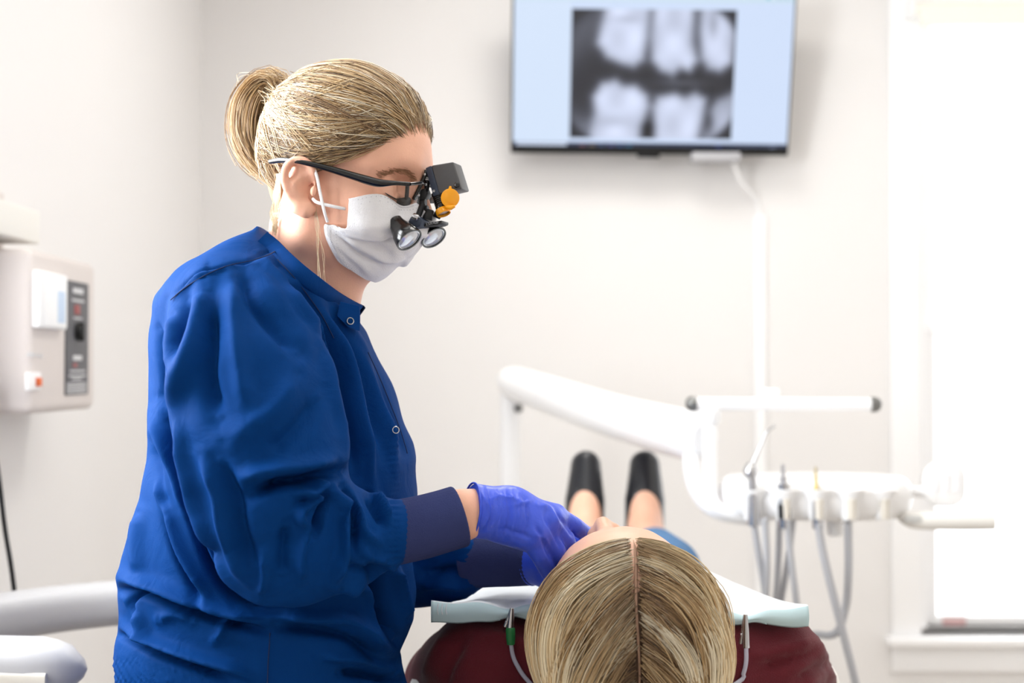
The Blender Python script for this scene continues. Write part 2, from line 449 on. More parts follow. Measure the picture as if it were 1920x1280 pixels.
win1 = window(1, 'tall white sash window washed out by daylight at right', 'y', DB, WX0, WX1, WZ0, WZ1, -1, 1.215)
window(2, 'unseen white sash window in the side wall that lights the dentist', 'x', XL, LY0, LY1, LZ0, LZ1, 1, 1.62)
M_cream = mat('blind_fabric', (244, 241, 232), 0.8)
bl = thing('roller_blind', (1.72, DB - 0.05, 2.13), 'cream rolled-up blind at the top of the bright window', 'blind')
tube('roller', [(1.175, DB - 0.052, 2.152), (2.27, DB - 0.052, 2.152)], 0.021, M_cream, bl, sides=20)
box('hem_bar', (1.19, DB - 0.078, 2.098), (2.26, DB - 0.066, 2.118), M_cream, bl, 0.003)
box('blind_cloth', (1.195, DB - 0.075, 2.112), (2.255, DB - 0.069, 2.152), M_cream, bl)
for x in (1.163, 2.27): box('bracket', (x, DB - 0.08, 2.125), (x + 0.012, DB - 0.018, 2.18), M_white, bl, 0.002)
M_pink = mat('pale_pink_plastic', (226, 190, 190), 0.5)
pk = thing('sill_box', P(1785, 1180, 4.25), 'small pale pink box on the sill of the bright window', 'box')
p0 = np.array([P(1765, 1165, 4.245)[0], 4.232, WZ0])
box('body', p0, p0 + (0.07, 0.028, 0.026), M_pink, pk, 0.003); box('lid', p0 + (-0.002, -0.002, 0.026), p0 + (0.072, 0.03, 0.034), M_white, pk, 0.002)
M_diff = mat('led_diffuser', (255, 250, 240), 0.5, emit=(255, 248, 236), emit_strength=3.0)
NEAR = {0: 'behind the camera, added as fill for the dentist face', 1: 'over the dental chair', 2: 'near the back wall', 3: 'nearer of the two on the right row', 4: 'in front of the bright window'}
for i, (x, y, _) in enumerate(CEIL_LIGHTS):
    e = thing('ceiling_light', (x, y, ZC), 'square white ceiling light panel ' + NEAR[i], 'ceiling light', 'ceiling light panels')
    fr = bmesh.new()
    for lo, hi in (((-.31, -.31), (.31, -.285)), ((-.31, .285), (.31, .31)), ((-.31, -.285), (-.285, .285)), ((.285, -.285), (.31, .285))):
        box_bm((x + lo[0], y + lo[1], ZC - 0.03), (x + hi[0], y + hi[1], ZC), bm=fr)
    bm_obj('frame', fr, M_white, e, smooth=False)
    box('diffuser', (x - .285, y - .285, ZC - 0.02), (x + .285, y + .285, ZC - 0.012), M_diff, e)

# ------------------------------------------------------------------ television with bitewing x-ray
M_black = mat('black_plastic', (14, 15, 17), 0.35)
M_blackm = mat('matte_black', (20, 20, 22), 0.6)
def make_tv():
    W, H = 0.80, 0.455
    tilt = math.radians(15)
    c = np.array([0.398, 4.03, 1.935])
    Mx = Matrix.Translation(Vector(c)) @ Matrix.Rotation(tilt, 4, 'X') @ Matrix.Rotation(math.radians(0.6), 4, 'Y')
    e = thing('television', (c[0], DB, 1.72), 'wall-mounted flat television showing a dental x-ray of molars', 'television')
    box('housing', (-W/2, -0.004, -H/2), (W/2, 0.035, H/2), M_black, e, 0.006, M=Mx)
    box('back_bulge', (-W/4, 0.035, -H/3), (W/4, 0.07, H/3), M_blackm, e, 0.012, M=Mx)
    box('logo_tab', (-0.035, -0.006, -H/2 - 0.009), (0.03, 0.01, -H/2 + 0.002), M_black, e, 0.003, M=Mx)
    # screen content: coloured point grid (flat print of the display)
    nx, ny = 420, 240; sw, sh = W - 0.012, H - 0.03
    gx, gz = np.meshgrid(np.linspace(-sw/2, sw/2, nx), np.linspace(-H/2 + 0.024, H/2 - 0.006, ny), indexing='ij')
    # picture coordinates of the photo, px
    U = 957 + (gx / W + 0.5) * (1481 - 957); Vp = 293 - (gz + H/2) / H * 298
    col = np.zeros((nx, ny, 3)); col[:] = (208, 224, 250)
    left = U < 1066; col[left] = (212, 228, 250)
    topb = Vp < 12; col[topb] = (204, 226, 240)
    for a, b2, cc in ((975, 1008, (110, 190, 200)), (1022, 1056, (70, 190, 200)), (1424, 1434, (60, 180, 200)), (1440, 1478, (170, 200, 220))):
        s = (U > a) & (U < b2) & (Vp > 1) & (Vp < 7) & ((np.floor(U / 3) % 3) > 0); col[s] = cc
    # x-ray
    X = (U - 1067) / (1372 - 1067); Y = (Vp - 26) / (263 - 26)
    inx = (X >= 0) & (X <= 1) & (Y >= 0) & (Y <= 1)
    g = np.full(X.shape, 34.0)
    def soft(d, w): return 1 / (1 + np.exp(np.clip(d / w, -40, 40)))
    ux, uy = X * 305, Y * 237
    def tooth(poly, base=230, w=4.5, mod=None):
        nonlocal g
        d = poly_sdf(poly, ux, uy); a = soft(d, w)
        val = base + 14 * np.sin(ux / 11.0) * np.cos(uy / 17.0) - 10 * np.exp(np.minimum(d, 0) / 14.0)
        g = g * (1 - a) + val * a
    bone = soft(poly_sdf([(-10, 20), (50, -5), (60, 30), (40, 60), (-10, 110)], ux, uy), 14); g = g * (1 - bone) + 92 * bone
    bone = soft(poly_sdf([(-10, 190), (40, 205), (40, 240), (-10, 240)], ux, uy), 12); g = g * (1 - bone) + 130 * bone
    tooth([(62, -20), (146, -20), (143, 50), (136, 92), (118, 106), (96, 100), (66, 88), (48, 62), (56, 20)])
    tooth([(152, -20), (226, -20), (228, 60), (236, 92), (222, 112), (205, 108), (190, 120), (168, 112), (150, 92), (146, 50)])
    tooth([(238, -20), (300, -20), (306, 40), (300, 96), (278, 112), (256, 108), (242, 88), (236, 40)])
    tooth([(30, 260), (46, 190), (42, 160), (58, 134), (84, 128), (100, 138), (122, 138), (146, 156), (150, 176), (136, 215), (134, 260)])
    tooth([(158, 260), (160, 215), (154, 178), (162, 158), (196, 152), (214, 158), (234, 150), (254, 162), (252, 200), (240, 260)])
    tooth([(246, 260), (258, 185), (276, 162), (310, 146), (330, 260)], 190)
    for (cx, cy, rx, ry, amt) in ((100, 18, 26, 8, -28), (190, 30, 20, 22, -22), (262, 30, 10, 26, -50), (84, 205, 26, 12, -36), (206, 205, 24, 30, -10), (262, 205, 9, 22, -66), (205, 133, 50, 7, 40), (146, 222, 10, 16, -60)):
        g = g + amt * np.exp(-((ux - cx) / rx) ** 2 - ((uy - cy) / ry) ** 2)
    # rounded dark sensor corners
    rr = np.sqrt(((ux - 152) / 172) ** 2 + ((uy - 118) / 150) ** 2)
    crn = soft(-(rr - 1.04) * 100, 2.0); g = g * (1 - crn) + 30 * crn
    g = np.clip(g, 18, 245)
    xr = np.stack([g * 0.93, g * 0.97, g * 1.06 + 4], -1); col[inx] = xr[inx]
    tb = Vp > 271; col[tb] = (38, 52, 84)
    s = (Vp > 272) & (Vp < 286) & (U > 968) & (U < 1062); col[s] = (206, 218, 240)
    k = 0
    for a in (1092, 1110, 1128, 1146, 1163, 1180, 1348, 1450):
        s = (np.abs(U - a) < 5) & (np.abs(Vp - 279) < 4); col[s] = ((170, 120, 130), (160, 140, 110), (90, 120, 170), (110, 110, 190), (60, 120, 190), (50, 150, 200), (90, 110, 190), (150, 165, 200))[k]; k += 1
    s = (U > 1358) & (U < 1440) & (np.abs(Vp - 279) < 2.5) & ((np.floor(U / 4) % 4) > 0); col[s] = (110, 130, 170)
    V = np.stack([gx, np.full_like(gx, -0.0046), gz], -1).reshape(-1, 3)
    V = (np.array(Mx)[:3, :3] @ V.T).T + np.array(Mx)[:3, 3]
    i, j = np.meshgrid(np.arange(nx - 1), np.arange(ny - 1), indexing='ij'); q = (i * ny + j).ravel()
    F = np.stack([q, q + ny, q + ny + 1, q + 1], -1)
    cl = np.clip(col / 255.0, 0, 1); cl = np.where(cl <= 0.04045, cl / 12.92, ((cl + 0.055) / 1.055) ** 2.4)
    ms = bpy.data.materials.new('screen_display'); ms.use_nodes = True; nt = ms.node_tree; b = nt.nodes['Principled BSDF']
    a = nt.nodes.new('ShaderNodeVertexColor'); a.layer_name = 'Col'
    b.inputs['Base Color'].default_value = (0.01, 0.01, 0.012, 1); b.inputs['Roughness'].default_value = 0.3
    nt.links.new(a.outputs['Color'], b.inputs['Emission Color']); b.inputs['Emission Strength'].default_value = 0.95
    nobj('screen', V, F, ms, e, colors=cl.reshape(-1, 3))
    # wall bracket
    M_gr = mat('bracket_grey', (176, 176, 180), 0.5)
    box('wall_bracket', (0.30, DB - 0.03, 1.80), (0.50, DB, 2.02), M_blackm, e, 0.004)
    tube('bracket_arm', [(0.40, DB - 0.02, 1.9), (0.40, 4.08, 1.93)], 0.02, M_blackm, e)
    box('cable_box', (0.515, 4.06, 1.694), (0.655, 4.13, 1.718), M_gr, e, 0.004)
make_tv()
rc = thing('cable_channel', (0.73, DB, 0.1), 'thin white cable channel running down the wall below the television', 'cable channel')
box('channel', (0.715, DB - 0.016, 0.1), (0.748, DB, 1.55), M_white, rc, 0.003)
tube('cable', [(0.64, 4.1, 1.692), (0.67, 4.14, 1.64), (0.72, DB - 0.012, 1.60), (0.731, DB - 0.008, 1.55)], 0.006, M_white, rc, n=14, sides=8)

# ------------------------------------------------------------------ x-ray control box on the left wall
def make_xray_box():
    M_b = mat('xray_box_paint', (214, 206, 202), 0.5); M_d = mat('panel_grey', (88, 88, 92), 0.5)
    M_pap = mat('card_white', (244, 245, 246), 0.7); M_or = mat('orange_switch', (226, 104, 40), 0.4)
    M_txt = mat('print_grey', (206, 206, 208), 0.6); M_blu = mat('print_pale_blue', (196, 214, 236), 0.6); M_red = mat('red_led_off', (150, 60, 58), 0.4)
    fx = -0.80; y0, y1, z0, z1 = 2.37, 2.73, 1.023, 1.30
    e = thing('xray_control_box', (XL, 2.55, z0), 'grey x-ray control box with dark dial panel on the left wall', 'control box')
    box('case', (XL, y0, z0), (fx, y1, z1), M_b, e, 0.014, 4)
    def pt(px, py):   # photo pixel on the front face
        d = fx * FPX / (px - CX); return P(px, py, d)
    def plate(name, px0, px1, py0, py1, t, m, parent, bev=0.0015, r=0.004):
        a = pt(px0, py0); b = pt(px1, py1); yy = sorted((a[1], b[1])); a2 = pt(px1, py0)
        zt = a[2]; zb = pt(px0, py1)[2]
        return box(name, (fx - 0.001, yy[0], zb), (fx + t, yy[1], zt), m, parent, min(bev, t * 0.45))
    pnl = plate('dial_panel', 121, 163, 524, 741, 0.003, M_d, e)
    c = pt(141, 622); lathe('knob', c, c + np.array((0.03, 0, 0)), [(0, 0), (0, .017), (0.004, .017), (0.005, .014), (0.012, .013), (0.014, .011), (0.014, 0)], M_black, pnl)
    kb = c + np.array((0.012, 0, 0)); box('knob_grip', kb + (-0.006, -0.004, -0.017), kb + (0.005, 0.004, 0.017), M_black, pnl, 0.002)
    for (a, b2, t_, u_) in ((133, 152, 539, 549), (131, 154, 560, 564), (134, 150, 594, 597), (134, 150, 666, 675), (128, 156, 694, 697), (126, 158, 703, 706), (132, 150, 709, 712)):
        plate('print_line', a, b2, t_, u_, 0.0036, M_txt, pnl, 0.0002)
    for k in range(6): plate('print_stripe', 122, 159, 718 + 3.6 * k, 719.8 + 3.6 * k, 0.0036, M_txt, pnl, 0.0002)
    plate('display', 136, 146, 571, 589, 0.0038, M_red, pnl, 0.0004); plate('indicator', 134, 141, 681, 688, 0.0038, M_red, pnl, 0.0004)
    cd = plate('leaflet', 60, 112, 506, 614, 0.012, M_pap, e, 0.003)
    plate('leaflet_front', 66, 110, 509, 611, 0.0145, M_pap, cd, 0.001); plate('leaflet_print', 92, 106, 545, 605, 0.0149, M_blu, cd, 0.0001)
    sw = plate('switch_plate', 48, 73, 698, 732, 0.004, M_white, e); plate('rocker', 63, 70, 708, 724, 0.009, M_or, sw, 0.001)
    for k in range(4): plate('vent_mark', 52 + k * 7.5, 56 + k * 7.5, 660 + k, 668 + k, 0.0012, M_txt, e, 0.0002)
    e2 = thing('xray_arm_mount', (XL, 2.2, 1.31), 'pale boxy wall mount above the x-ray control box', 'wall mount')
    box('mount_body', (XL, 1.9 + 0.35, 1.318), (-0.832, 2.505, 1.376), mat('mount_paint', (232, 230, 224), 0.5), e2, 0.004)
    box('wall_plate', (XL, 2.2, 1.302), (XL + 0.02, 2.52, 1.41), M_b, e2, 0.003)
    e3 = thing('power_cord', P(26, 1090, 2.3), 'thin black cord hanging down the left wall', 'cord')
    pts = [P(-30, 760, 2.32), P(-8, 860, 2.32), P(0, 915, 2.32), P(9, 990, 2.32), P(24, 1085, 2.32), P(34, 1200, 2.33), P(30, 1400, 2.35), P(20, 1700, 2.4)]
    tube('cable', pts, 0.0042, M_black, e3, n=50, sides=8)
    box('plug', pts[0] + np.array((-0.012, -0.012, -0.004)), pts[0] + np.array((0.012, 0.012, 0.04)), M_black, e3, 0.003)
make_xray_box()

# ------------------------------------------------------------------ grey curved equipment arm (left)
def make_grey_arm():
    M_g = mat('grey_plastic', (178, 177, 178), 0.42, var=0.01); M_p = mat('beige_panel', (206, 200, 188), 0.5)
    zc = 0.735
    e = thing('swing_arm', (-0.30, 2.32, 0), 'smooth grey plastic swing arm bending around beside the dentist', 'equipment arm')
    pts = [(-.522, 1.735), (-.60, 1.742), (-.68, 1.757), (-.755, 1.80), (-.79, 1.88), (-.79, 1.98), (-.75, 2.09), (-.66, 2.19), (-.53, 2.26), (-.40, 2.30), (-.27, 2.32)]
    A = spline(np.array([(x, y, zc) for x, y in pts]), 60)
    r = np.linspace(0.0375, 0.0325, 60); r[0] = 0.012; r[1] = 0.028; r[2] = 0.034
    A = np.vstack([A[0] + np.array((0.006, 0, 0)), A]); r = np.concatenate([[0.001], r])
    tube('arm_shell', A, r, M_g, e, sides=40, up=(0, 0, 1), aspect=1.0, power=2.6)
    # inset panel on the near flank
    B = spline(np.array([(-.555, 1.7365 - .0345, zc - .016), (-.64, 1.7475 - .0345, zc - .016), (-.70, 1.767 - .034, zc - .016), (-.77, 1.82 - .03, zc - .016)]), 16)
    tube('side_panel', B, 0.0042, M_p, e, sides=20, up=(0, 0, 1), aspect=4.2, power=4)
    lathe('column', (-.27, 2.32, 0.0), (-.27, 2.32, zc + .02), [(0, 0), (0, .16), (.012, .16), (.03, .14), (.035, .045), (.72, .045), (.762, .04), (.762, 0)], M_g, e)
make_grey_arm()

# ------------------------------------------------------------------ delivery unit
def make_delivery():
    M_w = mat('unit_white', (240, 240, 241), 0.35, coat=0.2); M_s = mat('steel', (196, 196, 198), 0.22, metal=1.0)
    M_gh = mat('hose_grey', (176, 177, 182), 0.5); M_kn = mat('knob_grey', (120, 120, 118), 0.35, metal=0.6)
    M_ho = mat('holder_beige', (214, 208, 198), 0.5); M_hn = mat('handle_grey', (222, 219, 214), 0.5); M_br = mat('brass', (178, 160, 110), 0.25, metal=1.0)
    d = 2.72
    e = thing('delivery_unit', (P(955, 900, 3.62)[0], 3.62, 0), 'white dental delivery unit with counterbalanced arm and five instrument holders', 'dental unit')
    # arm
    A = [P(948, 712, 3.62), P(1010, 733, 3.45), P(1150, 779, 3.1), P(1280, 813, 2.85), P(1322, 822, 2.78)]
    V = spline(np.hstack([np.array(A), np.array([.041, .044, .047, .05, .048])[:, None]]), 40)
    L = np.linspace(0, 1, 40); cap = np.ones(40); cap[0] = .55; cap[1] = .86; cap[2] = .97; cap[-1] = .6; cap[-2] = .88
    tube('balance_arm', V[:, :3], V[:, 3] * cap, M_w, e, sides=32)
    c = P(956, 735, 3.62); lathe('post', (c[0], c[1], 0), c, [(0, 0), (0, .16), (.02, .16), (.04, .03), (.05, .026), (c[2] - .05, .026), (c[2], .026), (c[2], 0)], M_w, e)
    c2 = P(972, 765, 3.59); lathe('pivot_screw', c2, c2 + np.array((0, -.012, 0)), [(0, 0), (0, .012), (.012, .01), (.012, 0)], M_kn, e)
    tube('support_tube', [P(1296, 835, 2.8), P(1297, 880, 2.78), P(1308, 920, 2.76), P(1335, 952, 2.74), P(1380, 966, 2.73), P(1440, 970, 2.73)], .0165, M_w, e, n=36, sides=18)
    tube('inner_tube', [P(1331, 775, 2.75), P(1331, 860, 2.74), P(1333, 925, 2.73), P(1350, 955, 2.72), P(1390, 966, 2.72), P(1440, 970, 2.72)], .0135, M_w, e, n=36, sides=18)
    j = P(1331, 778, 2.75); lathe('tube_collar', j - np.array((0, 0, .016)), j + np.array((0, 0, .014)), [(0, 0), (0, .018), (.003, .02), (.026, .02), (.03, .017), (.03, 0)], M_w, e)
    # tray rail on top
    a = P(1306, 757, 2.75); b = P(1632, 758, 2.75)
    rl = tube('rail', [a, b], .0125, M_w, e, sides=20)
    for q, s in ((a, -1), (b, 1)):
        lathe('rail_knob', q, q + np.array((.022 * s, 0, 0)), [(0, .0125), (.002, .015), (.012, .015), (.018, .011), (.021, .006), (.021, 0)], M_kn, rl)
    box('rail_bracket', P(1320, 786, 2.76) + np.array((0, 0, 0)), P(1352, 766, 2.74) + np.array((0, 0.02, 0)), M_w, e, .003)
    m = P(1445, 740, 2.76); box('rail_clip', m + (-.016, -.01, -.012), m + (.016, .01, .012), M_w, e, .004)
    # head: lofted rounded body
    c = P(1535, 925, d); hw = .186; hd = .125
    layers = [(-.047, .80, .72), (-.046, .86, .80), (-.040, .93, .88), (-.028, .97, .95), (-.006, 1, 1), (.012, .985, .98), (.024, .95, .92), (.030, .90, .84), (.031, .84, .76)]
    n = 72; th = np.linspace(0, 2 * np.pi, n, endpoint=False)
    sx = np.sign(np.cos(th)) * np.abs(np.cos(th)) ** .72; sy = np.sign(np.sin(th)) * np.abs(np.sin(th)) ** .9
    bm = bmesh.new(); rings = []
    for z, kx, ky in layers: rings.append([bm.verts.new((c[0] + hw * kx * sx[i], d + .04 + hd * ky * sy[i], c[2] + z)) for i in range(n)])
    for A_, B_ in zip(rings[:-1], rings[1:]):
        for i in range(n): bm.faces.new([A_[i], A_[(i + 1) % n], B_[(i + 1) % n], B_[i]])
    bm.faces.new(rings[0][::-1]); bm.faces.new(rings[-1])
    hd_o = bm_obj('instrument_head', bm, M_w, e)
    # holders and instruments
    hx = [1410, 1470, 1532, 1593, 1655]; fy = d + .04 - hd
    for i, px in enumerate(hx):
        ff = fy + (.026 if i in (0, 4) else .006)
        q = P(px, 945, ff)
        ho = lathe('instrument_holder', q + (0, 0, -.028), q + (0, 0, .03), [(0, .010), (0, .0145), (.034, .0165), (.050, .027), (.056, .028), (.0565, .025), (.05, .022), (.036, .012), (0, .010)], M_w, e)
        lathe('holder_slot', q + (0, -.0145, -.026), q + (0, -.0145, .012), [(0, 0), (0, .008), (.036, .0085), (.038, .006), (.038, 0)], M_ho, ho)
        lathe('hole_liner', q + (0, 0, .016), q + (0, 0, .03), [(0, 0), (0, .013), (.0105, .021), (.0107, .019), (.003, .0)], M_ho, ho)
    def inst(name, label):
        return thing(name, P(1410, 975, fy), label, 'dental instrument', 'instruments in the delivery unit')
    q = P(1410, 945, fy + .008); f2 = fy + .008
    t = inst('air_water_syringe', 'silver syringe with bent tip in the leftmost holder')
    tube('body', [P(1413, 985, f2), P(1412, 940, f2), P(1410, 898, f2)], [.011, .0095, .008], M_s, t, sides=16)
    c3 = P(1407, 882, f2); lathe('valve_head', c3 - (0, 0, .016), c3 + (0, 0, .016), [(0, 0), (0, .007), (.006, .0125), (.016, .0135), (.026, .010), (.032, .004), (.032, 0)], M_s, t)
    tube('tip', [P(1412, 868, f2), P(1425, 838, f2), P(1438, 810, f2), P(1454, 797, f2)], [.0045, .003, .0028, .0024], M_s, t, n=16, sides=8)
    t = inst('handpiece', 'silver handpiece with black grip band in the second holder'); f3 = fy - .004
    lathe('body', P(1471, 990, f3), P(1468, 872, f3), [(0, 0), (0, .0105), (.06, .010), (.075, .012), (.082, .012), (.083, .007), (.095, .0065), (.096, .004), (.118, .0035), (.118, 0)], M_s, t)
    lathe('grip_band', P(1471, 972, f3), P(1470, 944, f3), [(0, .0108), (.001, .0118), (.026, .0114), (.027, .0105)], M_black, t)
    t = inst('scaler', 'brass-coloured scaler with slim tip in the third holder')
    lathe('body', P(1534, 990, f3), P(1531, 920, f3), [(0, 0), (0, .0105), (.045, .0095), (.056, .0085), (.06, .012), (.066, .0145), (.072, .012), (.074, 0)], M_s, t)
    lathe('tip', P(1531, 920, f3), P(1529, 878, f3), [(0, .009), (.006, .006), (.012, .004), (.044, .0016), (.045, 0)], M_br, t)
    # control pad and handle
    nk = tube('pad_neck', [P(1700, 922, d + .03), P(1722, 922, d + .02), P(1748, 925, d)], .0105, M_w, e, n=10)
    pc = P(1773, 908, d - .01); w_, h_ = .080, .086
    ring = [pc + np.array((x, 0, z)) for x, z in rounded_rect(w_, h_, .03, 6)]
    pad = prism('control_pad', ring, np.array((0, .016, 0)), M_w, e, .005, 3)
    for k in range(3):
        ring = [pc + np.array((-.02 + .02 * k + x, -.0005, .004 + z)) for x, z in rounded_rect(.012, .034, .004, 4)]
        prism('pad_button', ring, np.array((0, -.0015, 0)), mat('button_white', (238, 239, 243), .5), pad)
    hb = P(1688, 968, d - .03); he = P(1864, 977, d - .05)
    hn = tube('handle', [P(1684, 966, d - .02), P(1698, 971, d - .03), P(1720, 975, d - .035), P(1790, 977, d - .045), he], [.006, .013, .0165, .0165, .016], M_hn, e, n=30, sides=24)
    bc = P(1712, 972, d - .049); ring = [bc + np.array((x, 0, z)) for x, z in rounded_rect(.034, .014, .0069, 6)]
    prism('handle_button', ring, np.array((0, -.004, 0)), mat('button_grey', (196, 196, 194), .4), hn, .0012)
    # hoses
    H = [[(1414, 982), (1423, 1040), (1434, 1108), (1440, 1180)], [(1434, 972), (1438, 1044), (1437, 1108), (1430, 1180)],
         [(1462, 974), (1459, 1053), (1456, 1114), (1450, 1190)], [(1477, 976), (1482, 1040), (1493, 1126), (1500, 1200)],
         [(1487, 972), (1477, 1053), (1466, 1119), (1450, 1200)], [(1534, 981), (1545, 1044), (1573, 1157), (1604, 1280), (1625, 1400)],
         [(1590, 972), (1591, 1062), (1587, 1130), (1573, 1180), (1554, 1191), (1530, 1189), (1480, 1200)]]
    for k, h in enumerate(H):
        dd = [fy + .01, fy - .005, fy + .02, fy - .01, fy + .03, fy - .01, fy + .02][k]
        pts = [P(x, y, dd + .012 * i) for i, (x, y) in enumerate(h)]
        tube('hose', pts, .0062 if k < 5 else .0075, M_gh, e, n=36, sides=10)
    st = P(1565, 985, d); lathe('under_knob', st + (-.0, 0, -.02), st + (0, 0, .02), [(0, 0), (0, .012), (.006, .016), (.03, .016), (.04, .012), (.04, 0)], M_w, e)
make_delivery()
# ------------------------------------------------------------------ heads (shared anatomy, metres, origin between the ears)
M_skin = mat('skin', (226, 178, 152), 0.45, var=0.05, var_scale=30, bump=0.08, bump_scale=500, sss=0.12)
def head_field(h, lo, hi):
    f = Field(lo, hi, h)
    f.ell((.013, 0, .055), (.085, .076, .078), 0)
    f.ell((.035, 0, .045), (.062, .064, .062), .02)
    f.ell((.038, 0, -.012), (.050, .057, .056), .03)
    for s in (-1, 1):
        f.chain([(.004, s * .050, -.01), (.006, s * .049, -.040), (.030, s * .034, -.048), (.050, s * .010, -.050)], [.016, .016, .015, .015], .03)
        f.ell((.055, s * .044, -.012), (.028, .018, .020), .025)
        f.chain([(.090, s * .016, .040), (.082, s * .034, .044), (.066, s * .052, .036)], [.006, .007, .006], .02)
        f.ell((.094, s * .033, .020), (.016, .019, .013), .016, 'sub')
        f.ell((.0735, s * .033, .018), (.0125, .0155, .0115), .006)
        f.chain([(.0865, s * .021, .0125), (.0875, s * .033, .0085), (.080, s * .047, .0115)], .0016, .004)
    f.ell((.054, 0, -.047), (.020, .022, .016), .02)
    f.chain([(.092, 0, .034), (.102, 0, .014), (.110, 0, -.004)], [.007, .0075, .0085], .014)
    for s in (-1, 1): f.ell((.099, s * .011, -.007), (.010, .008, .008), .008)
    f.chain([(.082, -.02, -.034), (.090, 0, -.031), (.082, .02, -.034)], .006, .01)
    f.chain([(.080, -.016, -.042), (.088, 0, -.041), (.080, .016, -.042)], .006, .008)
    return f

# ------------------------------------------------------------------ dental chair
M_vinyl = mat('white_vinyl', (236, 232, 226), 0.42, bump=0.06, bump_scale=300)
BX = 0.13
def loft_slab(name, rows, m, parent, power=4.0, n=48):
    """rows: (y, xc, half width, z bottom, z top)"""
    rows = spline(np.array(rows, float)[:, [1, 0, 3, 2, 4]], 40)   # xc,y,zb,hw,zt
    th = np.linspace(0, 2 * np.pi, n, endpoint=False)
    c = np.sign(np.cos(th)) * np.abs(np.cos(th)) ** (2 / power); s = np.sign(np.sin(th)) * np.abs(np.sin(th)) ** (2 / power)
    bm = bmesh.new(); rings = []
    k = len(rows)
    for i, (xc, y, zb, hw, zt) in enumerate(rows):
        rings.append([bm.verts.new((xc + hw * c[j], y, (zb + zt) / 2 + (zt - zb) / 2 * s[j])) for j in range(n)])
    for a, b in zip(rings[:-1], rings[1:]):
        for j in range(n): bm.faces.new([a[j], a[(j + 1) % n], b[(j + 1) % n], b[j]])
    bm.faces.new(rings[0]); bm.faces.new(rings[-1][::-1]); bmesh.ops.recalc_face_normals(bm, faces=bm.faces)
    return bm_obj(name, bm, m, parent)
def make_chair():
    e = thing('dental_chair', (0.2, 2.2, 0), 'white reclined dental chair under the patient', 'dental chair')
    loft_slab('backrest', [(1.60, BX, .12, .64, .69), (1.615, BX, .20, .62, .735), (1.65, BX, .24, .61, .768), (1.70, BX, .255, .60, .778), (1.75, BX + .01, .26, .60, .765), (2.0, BX + .02, .255, .56, .70), (2.1, BX + .02, .25, .55, .67)], M_vinyl, e)
    loft_slab('seat', [(2.10, BX + .02, .24, .54, .66), (2.12, BX + .02, .255, .53, .675), (2.3, BX + .05, .26, .53, .67), (2.6, BX + .07, .235, .57, .68), (2.9, BX + .08, .20, .60, .69), (3.05, BX + .08, .16, .61, .69), (3.08, BX + .08, .12, .63, .67)], M_vinyl, e)
    loft_slab('headrest', [(1.36, .118, .05, .66, .69), (1.37, .118, .09, .645, .715), (1.42, .118, .11, .64, .73), (1.50, .12, .11, .64, .735), (1.545, .12, .09, .65, .72), (1.55, .12, .05, .67, .70)], M_vinyl, e)
    M_gb = mat('chair_grey', (150, 152, 156), .4); M_tan = mat('tan_pad', (206, 170, 120), .55); M_dk = mat('chair_dark_grey', (88, 94, 100), .5)
    lathe('pedestal', (.2, 2.25, 0), (.2, 2.25, .55), [(0, 0), (0, .30), (.03, .30), (.06, .26), (.09, .15), (.50, .13), (.54, .16), (.54, 0)], M_gb, e)
    a = tube('armrest', [P(868, 1150, 2.08), P(890, 1122, 2.08), P(925, 1108, 2.10), P(985, 1100, 2.14), P(1020, 1120, 2.2)], [.02, .03, .032, .03, .02], M_tan, e, n=24, sides=20, aspect=.8)
    tube('armrest_band', [P(905, 1150, 2.0), P(928, 1124, 2.01), P(960, 1106, 2.03), P(1010, 1094, 2.07), P(1060, 1096, 2.12)], [.011, .013, .013, .012, .01], M_dk, a, n=24, sides=14)
    tube('armrest_post', [P(890, 1140, 2.1), np.array((-.06, 2.12, .68)), np.array((-.06, 2.15, .60))], .018, M_gb, a, n=10)
make_chair()

